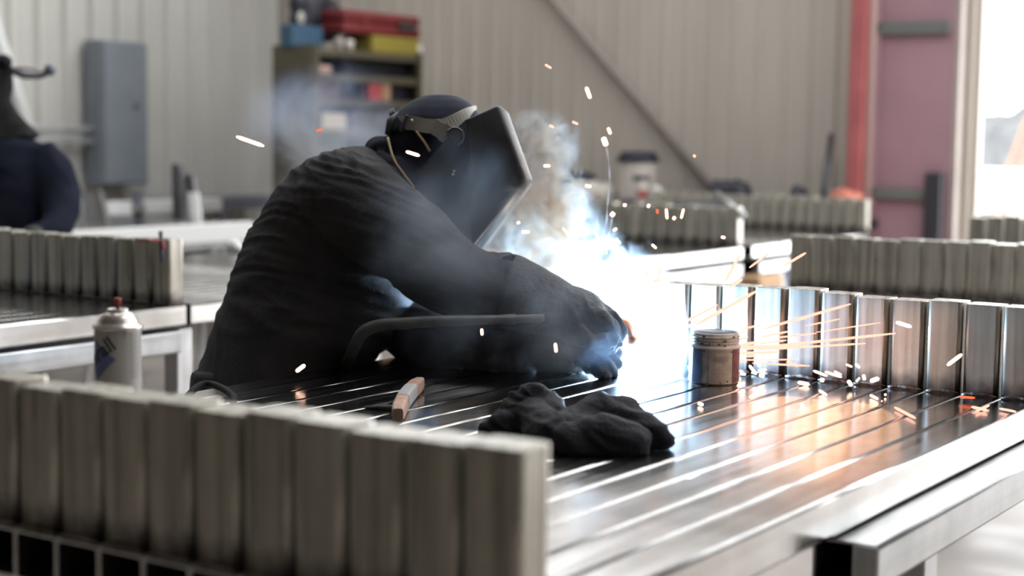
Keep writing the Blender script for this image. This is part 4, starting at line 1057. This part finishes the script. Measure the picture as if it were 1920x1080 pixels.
# seen under the middle panel: bins on the floor near the far wall
def floor_box(name, label, cat, px0, px1, py0, y, dep, m):
    x0, x1 = on_y(px0, py0, y).x, on_y(px1, py0, y).x; z = on_y((px0+px1)/2, py0, y).z
    return tag(obj(name, box(x0, x1, y, y+dep, 0, z, .02), m), label, cat)
floor_box('blue_bin', 'dark blue bin on the floor under the middle panel', 'bin', 1232, 1352, 500, 7.6, .5, mat('bin_blue', (.05, .07, .13), .6))
floor_box('tan_box', 'tan carton in front of the dark blue bin, under the middle panel', 'carton', 1272, 1312, 513, 7.3, .28, M['cardboard'])
floor_box('brown_box', 'brown carton behind the splayed legs of the middle stand', 'carton', 1376, 1425, 519, 7.15, .28, M['cardboard'])
floor_box('blue_bin', 'dark blue bin right of the brown carton', 'bin', 1404, 1470, 506, 7.8, .5, mat('bin_blue_2', (.05, .07, .13), .6))

# ------------------------------------------------------------------ outdoors through the door
def outp(px, py, y): return on_y(px, py, y)
tr = thing('flatbed_trailer', 'white trailer parked outside the open door', 'trailer', (0, 19, 0))
tx0, tx1 = outp(1795, 350, 19).x, outp(2300, 350, 19).x
obj('deck', box(tx0-1, tx1, 19, 21.2, outp(1850, 378, 19).z, outp(1850, 322, 19).z, .03), M['white'], tr)
obj('rub_rail', box(tx0-1, tx1, 18.96, 18.999, outp(1850, 386, 19).z, outp(1850, 377, 19).z), M['box_dark'], tr)
obj('lower_skirt', box(tx0-1, tx1, 19.05, 19.2, outp(1850, 398, 19).z, outp(1850, 387, 19).z), M['white'], tr)
for f in (.15, .3, .7):
    x = tx0+(tx1-tx0)*f; bm = bmesh.new()
    add_lathe(bm, [(0, -.12), (.45, -.12), (.5, -.08), (.5, .08), (.45, .12), (0, .12)], 20); bmesh.ops.transform(bm, matrix=Matrix.Translation((x, 19.6, .46)) @ Matrix.Rotation(pi/2, 4, 'X'), verts=bm.verts)
    obj('wheel', bm, M['black'], tr, smooth=False)
def lift():
    lt = thing('boom_lift', 'orange lift boom slanting across the view through the open door', 'lift', tuple(outp(1860, 430, 16.5)))
    a, b = outp(1862, 425, 16.5), outp(1935, 225, 16.5)
    d = (b-a); L_ = d.length; d.normalize(); sd_ = Vector((d.z, 0, -d.x))
    for s in (-1, 1): obj('rail', tube([a+sd_*s*.055, b+sd_*s*.055], .022, 8), M['orange'], lt, smooth=True)
    for k in range(9):
        p = a+d*L_*(k+.5)/9; obj('rung', tube([p-sd_*.055, p+sd_*.055], .015, 6), M['orange'], lt, smooth=True)
    a2 = Vector((a.x, a.y, 0)); obj('mast', tube([a2, a], .1, 10), M['orange'], lt, smooth=True)
    obj('chassis', box(a.x-.5, a.x+.5, a.y-.4, a.y+.4, 0.12, .5, .05), M['orange'], lt)
lift()
def tree(px, py_top, y, wd, seed):
    r_ = random.Random(seed); base = outp(px, 300, y); base.z = -.05; top = outp(px, py_top, y).z
    t = thing('tree', 'hazy grey tree %s beyond the yard' % ('tallest' if seed == 2 else 'at the left, smallest' if seed == 1 else 'at the right, partly behind the lift boom'), 'tree', tuple(base))
    obj('trunk', tube([base, base+Vector((0, 0, top*.6))], [.35, .15], 8), M['leaf'], t, smooth=True)
    bm = bmesh.new()
    for k in range(26):
        a = r_.uniform(0, 2*pi); rr = r_.uniform(0, wd); z = top*r_.uniform(.30, .92); sh_ = 1-.6*abs(z/top-.5)
        add_ball(bm, base+Vector((cos(a)*rr*sh_, sin(a)*rr*.6, z)), r_.uniform(.5, 1.1), 8, 6)
    me = finish(bm); displace(me, lambda co, n_: .35*noise.noise(co*1.7))
    mesh_obj('crown', me, M['leaf'], t)
tree(1838, 262, 58, 2.0, 1); tree(1893, 228, 68, 2.8, 2); tree(1962, 250, 52, 2.2, 3)
tag(obj('hedge', box(outp(1700, 300, 76).x, outp(2600, 300, 76).x, 76, 78, 0, outp(1850, 285, 76).z, .3), M['leaf']), 'long pale hedge behind the trees', 'hedge')

# ------------------------------------------------------------------ sparks
def row_depth(px): return (on_y(px, 640, YB)-CAM).dot(CF)
def deck_depth(px, py): return (on_z(px, py, DZ+.004)-CAM).dot(CF)
def spark(x0, y0, x1, y1, wpx, m, d=None, label=None, group=None):
    rnd_ = random.Random(int(x0*13+y0*7))
    def dep(x, y):
        if d is not None: return d
        dd = row_depth(x)-.07-rnd_.random()*.001
        if y > 250+.502*F_PX/dd-6: dd = min(dd, deck_depth(x, y)-.004)
        return dd
    a, b = pp(x0, y0, dep(x0, y0)), pp(x1, y1, dep(x1, y1)); L_ = (b-a).length
    r = wpx*.5*dep(x0, y0)/F_PX
    o = obj('spark', tube([a, a.lerp(b, .15), a.lerp(b, .85), b], [r*.55, r, r, r*.5], 6), m, smooth=True)
    tag(o, label or 'glowing spark', 'spark', group)
    return o
HOT, ORG, RED = M['spark_hot'], M['spark'], M['spark_cool']
FAN = [(1266, 613, 1345, 572, 6), (1300, 612, 1418, 546, 7), (1284, 616, 1312, 598, 5), (1390, 617, 1428, 609, 4), (1430, 617, 1595, 570, 5), (1490, 600, 1514, 594, 7),
       (1510, 611, 1575, 598, 3), (1530, 623, 1651, 605, 2.5), (1419, 634, 1480, 621, 4), (1449, 634, 1530, 625, 3.5), (1374, 649, 1419, 642, 6), (1419, 645, 1474, 638, 4),
       (1376, 657, 1679, 625, 5), (1419, 656, 1623, 644, 4), (1415, 654, 1510, 648, 4), (1376, 663, 1461, 660, 6), (1400, 668, 1418, 667, 5), (1383, 675, 1497, 674, 3),
       (1411, 681, 1518, 686, 4), (1475, 679, 1497, 686, 7), (1376, 674, 1400, 679, 4), (1376, 640, 1402, 632, 5), (1376, 632, 1398, 620, 4), (1374, 652, 1440, 648, 5)]
ORD = ['first', 'second', 'third', 'fourth', 'fifth', 'sixth', 'seventh', 'eighth', 'ninth', 'tenth', 'eleventh', 'twelfth', 'thirteenth', 'fourteenth', 'fifteenth', 'sixteenth',
       'seventeenth', 'eighteenth', 'nineteenth', 'twentieth', 'twenty-first', 'twenty-second', 'twenty-third', 'twenty-fourth', 'twenty-fifth', 'twenty-sixth', 'twenty-seventh', 'twenty-eighth', 'twenty-ninth']
for k, (x0, y0, x1, y1, w_) in enumerate(sorted(FAN, key=lambda q: q[3])):
    spark(x0, y0, x1, y1, w_, ORG, None, 'orange spark streak fanning right from the arc, its tip %s from the top' % ORD[k], 'sparks fanning right from the arc')
DECKS = [(1419, 678, 1425, 688, 6), (1405, 685, 1418, 702, 6), (1388, 700, 1398, 702, 6), (1422, 695, 1437, 693, 6), (1424, 703, 1433, 705, 9), (1525, 695, 1551, 705, 6), (1547, 697, 1578, 707, 6),
         (1564, 696, 1578, 703, 5), (1586, 683, 1598, 688, 5), (1604, 682, 1612, 690, 6), (1619, 702, 1621, 713, 7), (1632, 715, 1648, 709, 9), (1590, 713, 1597, 724, 8), (1605, 716, 1612, 708, 5),
         (1497, 717, 1517, 721, 8), (1536, 732, 1550, 741, 6), (1538, 712, 1545, 713, 9), (1502, 757, 1507, 765, 8), (1406, 745, 1417, 737, 7), (1420, 734, 1425, 726, 6), (1389, 733, 1395, 734, 8),
         (1382, 711, 1388, 710, 7), (1384, 723, 1387, 724, 7), (1658, 740, 1662, 740, 5), (1310, 756, 1317, 759, 8), (1632, 741, 1646, 748, 6), (1652, 752, 1655, 752, 3), (1602, 725, 1604, 726, 3)]
for k, (x0, y0, x1, y1, w_) in enumerate(sorted(DECKS)):
    spark(x0, y0, x1, y1, w_, HOT, None, 'short white-hot spark at the foot of the back row, %s from the left' % ORD[k], 'sparks landing at the foot of the back row')
AIR = [(1097, 348, 1109, 350, 7), (1087, 370, 1096, 366, 5), (1088, 407, 1098, 410, 7), (1055, 427, 1079, 457, 5), (1113, 430, 1124, 453, 5), (1149, 433, 1157, 428, 6),
       (1154, 447, 1163, 457, 6), (1222, 458, 1231, 466, 6), (1168, 384, 1175, 385, 7), (1213, 385, 1219, 387, 8), (1249, 391, 1251, 411, 6), (1262, 412, 1266, 406, 7), (1277, 410, 1282, 391, 6),
       (1352, 444, 1360, 446, 6), (978, 435, 993, 435, 6), (971, 415, 973, 420, 7), (1019, 311, 1032, 311, 6)]
rnd = random.Random(11)
for k, (x0, y0, x1, y1, w_) in enumerate(sorted(AIR)):
    spark(x0, y0, x1, y1, w_, HOT, 3.4+rnd.uniform(-.12, .1), 'short bright spark floating between helmet and far panels, %s from the left' % ORD[k], 'sparks floating above the arc')
UP = [(1360, 527, 1387, 478, 6), (1366, 541, 1392, 524, 5), (1405, 502, 1442, 474, 4), (1469, 499, 1511, 474, 5), (1225, 547, 1240, 497, 5), (1207, 560, 1215, 500, 5), (1226, 595, 1238, 565, 5), (1222, 527, 1242, 526, 6)]
for k, (x0, y0, x1, y1, w_) in enumerate(sorted(UP)):
    spark(x0, y0, x1, y1, w_, ORG, row_depth(x0)-.12, 'peach spark streak rising over the tops of the back row, %s from the left' % ORD[k], 'sparks rising over the back row')
for a, m, d, lb in (((443, 256, 495, 274, 8), HOT, 3.3, 'lone white spark in front of the left wall, right of the grey cabinet'),
                 ((761, 284, 787, 292, 7), HOT, 3.3, "white spark passing the welder's hood below the head band"),
                 ((555, 697, 572, 684, 8), HOT, 3.28, 'white spark just over the deck, left of the wooden handle'),
                 ((903, 616, 904, 629, 6), HOT, 3.3, 'upright white spark just below the torch cable'),
                 ((1041, 643, 1043, 661, 7), HOT, 3.36, 'upright white spark in front of the resting left glove'),
                 ((1022, 121, 1034, 128, 5), ORG, 3.3, 'topmost orange spark, high above the helmet against the far wall'),
                 ((1099, 163, 1107, 185, 8), HOT, 3.4, 'upright white spark high against the far wall, left of the brace'),
                 ((1140, 239, 1145, 252, 7), HOT, 3.4, 'smaller of the two white sparks above the bucket'),
                 ((1131, 257, 1137, 274, 11), HOT, 3.4, 'larger of the two white sparks above the bucket, trailing smoke'),
                 ((1030, 235, 1039, 239, 5), ORG, 3.4, 'small orange spark beside the top of the smoke plume'),
                 ((1073, 228, 1084, 233, 5), ORG, 3.4, 'small orange spark above the curl of smoke'),
                 ((1300, 294, 1304, 291, 6), ORG, 3.4, 'dot-like orange spark by the lower end of the brown brace'),
                 ((593, 245, 605, 243, 4), RED, 3.5, 'faint orange spark before the shelf unit'),
                 ((1145, 399, 1152, 405, 11), HOT, 3.4, 'round glowing spark with a smoke trail before the middle uprights'),
                 ((1232, 392, 1233, 401, 5), RED, 3.4, 'dull red spark before the middle uprights'),
                 ((1680, 604, 1709, 613, 8), HOT, 3.15, 'thick white spark near the top of the back row, right of the fan'),
                 ((1776, 685, 1804, 664, 8), HOT, 3.05, 'thick peach spark slanting before the back row at the right'),
                 ((1678, 764, 1716, 784, 6), ORG, None, 'peach spark skidding on the ribbed deck'),
                 ((1798, 744, 1828, 746, 5), RED, None, 'red spark cooling on the deck at the foot of the back row'),
                 ((1822, 763, 1851, 769, 6), ORG, None, 'one of two crossed orange sparks on the deck, the flatter'),
                 ((1830, 771, 1855, 760, 5), ORG, None, 'one of two crossed orange sparks on the deck, the steeper'),
                 ((1874, 766, 1905, 772, 5), ORG, None, 'orange spark on the deck by the outer rail')):
    spark(*a, m, d, lb)

# ------------------------------------------------------------------ smoke
def smoke_mat(name, density, color, nscale, lo, hi, aniso=.25, edge=1.3, warp=.08):
    m = bpy.data.materials.new(name); m.use_nodes = True; t = m.node_tree; N = t.nodes; L = t.links
    N.remove(N['Principled BSDF']); out = N['Material Output']
    vs = N.new('ShaderNodeVolumeScatter'); vs.inputs['Color'].default_value = (*color, 1); vs.inputs['Anisotropy'].default_value = aniso
    tc = N.new('ShaderNodeTexCoord'); ln = N.new('ShaderNodeVectorMath'); ln.operation = 'LENGTH'; L.new(tc.outputs['Object'], ln.inputs[0])
    fo = N.new('ShaderNodeMapRange'); fo.interpolation_type = 'SMOOTHSTEP'
    fo.inputs['From Min'].default_value = 1.0; fo.inputs['From Max'].default_value = .15; fo.inputs['To Min'].default_value = 0; fo.inputs['To Max'].default_value = 1
    ge = N.new('ShaderNodeNewGeometry')
    n1 = N.new('ShaderNodeTexNoise'); n1.inputs['Scale'].default_value = nscale*.6; n1.inputs['Detail'].default_value = 1; L.new(ge.outputs['Position'], n1.inputs['Vector'])
    wr = N.new('ShaderNodeVectorMath'); wr.operation = 'MULTIPLY_ADD'; wr.inputs[1].default_value = (warp*2,)*3
    L.new(n1.outputs['Color'], wr.inputs[0]); L.new(ge.outputs['Position'], wr.inputs[2])
    n2 = N.new('ShaderNodeTexNoise'); n2.inputs['Scale'].default_value = nscale; n2.inputs['Detail'].default_value = 4; n2.inputs['Roughness'].default_value = .55
    L.new(wr.outputs[0], n2.inputs['Vector'])
    # edge radius is eaten into by the noise so puffs get billowed outlines
    sb = N.new('ShaderNodeMath'); sb.operation = 'MULTIPLY_ADD'; sb.inputs[1].default_value = -edge; L.new(n2.outputs['Fac'], sb.inputs[0])
    ad = N.new('ShaderNodeMath'); ad.operation = 'ADD'; ad.inputs[1].default_value = edge*.62; L.new(ln.outputs['Value'], sb.inputs[2]); L.new(sb.outputs[0], ad.inputs[0])
    L.new(ad.outputs[0], fo.inputs['Value'])
    rp = N.new('ShaderNodeMapRange'); rp.inputs['From Min'].default_value = lo; rp.inputs['From Max'].default_value = hi
    L.new(n2.outputs['Fac'], rp.inputs['Value'])
    hard = N.new('ShaderNodeMapRange'); hard.inputs['From Min'].default_value = 1.0; hard.inputs['From Max'].default_value = .8; L.new(ln.outputs['Value'], hard.inputs['Value'])
    m1 = N.new('ShaderNodeMath'); m1.operation = 'MULTIPLY'; L.new(fo.outputs[0], m1.inputs[0]); L.new(rp.outputs[0], m1.inputs[1])
    m3 = N.new('ShaderNodeMath'); m3.operation = 'MULTIPLY'; L.new(m1.outputs[0], m3.inputs[0]); L.new(hard.outputs[0], m3.inputs[1])
    m2 = N.new('ShaderNodeMath'); m2.operation = 'MULTIPLY'; m2.inputs[1].default_value = density; L.new(m3.outputs[0], m2.inputs[0])
    L.new(m2.outputs[0], vs.inputs['Density']); L.new(vs.outputs[0], out.inputs['Volume'])
    return m
bm = bmesh.new(); bmesh.ops.create_icosphere(bm, subdivisions=3, radius=1); PUFF = finish(bm, 'smoke_puff')
def smoke(name, label, m, puffs):
    c = pp(*puffs[0][:3]); r = thing(name, label, 'smoke', tuple(c)); r['kind'] = 'stuff'
    me = PUFF.copy(); me.materials.append(m)
    for px, py, d, rx, ry, rz, rot in puffs:
        o = link('smoke_puff', me, None, r); o['kind'] = 'stuff'
        k = d/F_PX; p = pp(px, py, d)-c
        a = radians(rot); X = CR*cos(a)+CU*sin(a); Y = -CR*sin(a)+CU*cos(a)
        o.matrix_local = Matrix([[X.x*rx*k, Y.x*ry*k, CF.x*rz*k, p.x], [X.y*rx*k, Y.y*ry*k, CF.y*rz*k, p.y], [X.z*rx*k, Y.z*ry*k, CF.z*rz*k, p.z], [0, 0, 0, 1]])
    return r
WS = (.66, .83, 1.0)
smoke('smoke_plume', 'bright blue-white smoke plume billowing up from the arc in front of the helmet', smoke_mat('plume_smoke', 24, WS, 19, .40, .60, warp=.10),
      [(1120, 560, 3.54, 170, 130, 110, 25), (1045, 470, 3.52, 150, 130, 110, 0), (985, 440, 3.62, 110, 90, 80, 30), (1020, 385, 3.50, 100, 115, 95, 0), (1055, 390, 3.52, 75, 105, 75, 10), (1025, 300, 3.50, 75, 105, 75, 0), (1010, 240, 3.50, 60, 55, 50, 0)])
smoke('smoke_curl', 'thin curl of smoke at the top right of the plume', smoke_mat('curl_smoke', 16, WS, 16, .42, .60, edge=.9),
      [(1058, 275, 3.48, 45, 70, 45, -20)])
smoke('arc_smoke', 'dense glowing smoke right around the arc', smoke_mat('arc_smoke', 6, WS, 7, .2, .6, edge=.8), [(1188, 640, 3.50, 130, 150, 120, 0)])
smoke('drifting_smoke', 'grey-blue smoke drifting behind the welder in front of the shelf unit', smoke_mat('drift_smoke', 4.2, (.58, .70, 1.0), 6, .40, .60, edge=1.0, warp=.15),
      [(590, 230, 4.4, 190, 140, 200, 20), (560, 320, 4.4, 150, 150, 150, 0), (690, 285, 4.3, 180, 90, 150, 15)])
smoke('thin_haze', 'faint smoke haze over the jacket and helmet front', smoke_mat('thin_haze', 6, (.60, .76, 1.0), 6, .34, .66, edge=.8),
      [(850, 440, 3.12, 250, 200, 90, -20), (1060, 590, 3.18, 170, 150, 80, -10), (880, 330, 3.2, 120, 120, 70, 0), (930, 640, 3.14, 240, 110, 70, 0)])

# point lights added to boost the warm light of the spark shower
for px, py, off, e in ((1490, 668, .2, .38), (1590, 690, .2, .32)):
    l = bpy.data.lights.new('spark_fill_light', 'POINT'); l.energy = e; l.color = (1, .50, .24); l.shadow_soft_size = .11
    o = bpy.data.objects.new('spark_fill_light', l); o.location = pp(px, py, row_depth(px)-off); COL.objects.link(o)

# thin smoke trails left by two falling sparks
tm = bpy.data.materials.new('trail_smoke'); tm.use_nodes = True
tm.node_tree.nodes.remove(tm.node_tree.nodes['Principled BSDF'])
v_ = tm.node_tree.nodes.new('ShaderNodeVolumeScatter'); v_.inputs['Density'].default_value = 55; v_.inputs['Color'].default_value = (.9, .93, 1, 1)
tm.node_tree.links.new(v_.outputs[0], tm.node_tree.nodes['Material Output'].inputs['Volume'])
for q, lb in (([(1137, 276, 3.4), (1142, 310, 3.4), (1143, 345, 3.4), (1139, 385, 3.4), (1137, 415, 3.4), (1130, 445, 3.4), (1132, 470, 3.4)], 'long thin smoke trail below the larger white spark above the bucket'),
              ([(1148, 408, 3.4), (1144, 430, 3.4), (1139, 455, 3.4), (1137, 478, 3.4)], 'short thin smoke trail below the round glowing spark')):
    p_ = spline(q, 6); t_ = obj('smoke_trail', tube([pp(*p) for p in p_], [.0022+.0008*sin(i*.9) for i in range(len(p_))], 8), tm, smooth=True)
    tag(t_, lb, 'smoke'); t_['kind'] = 'stuff'
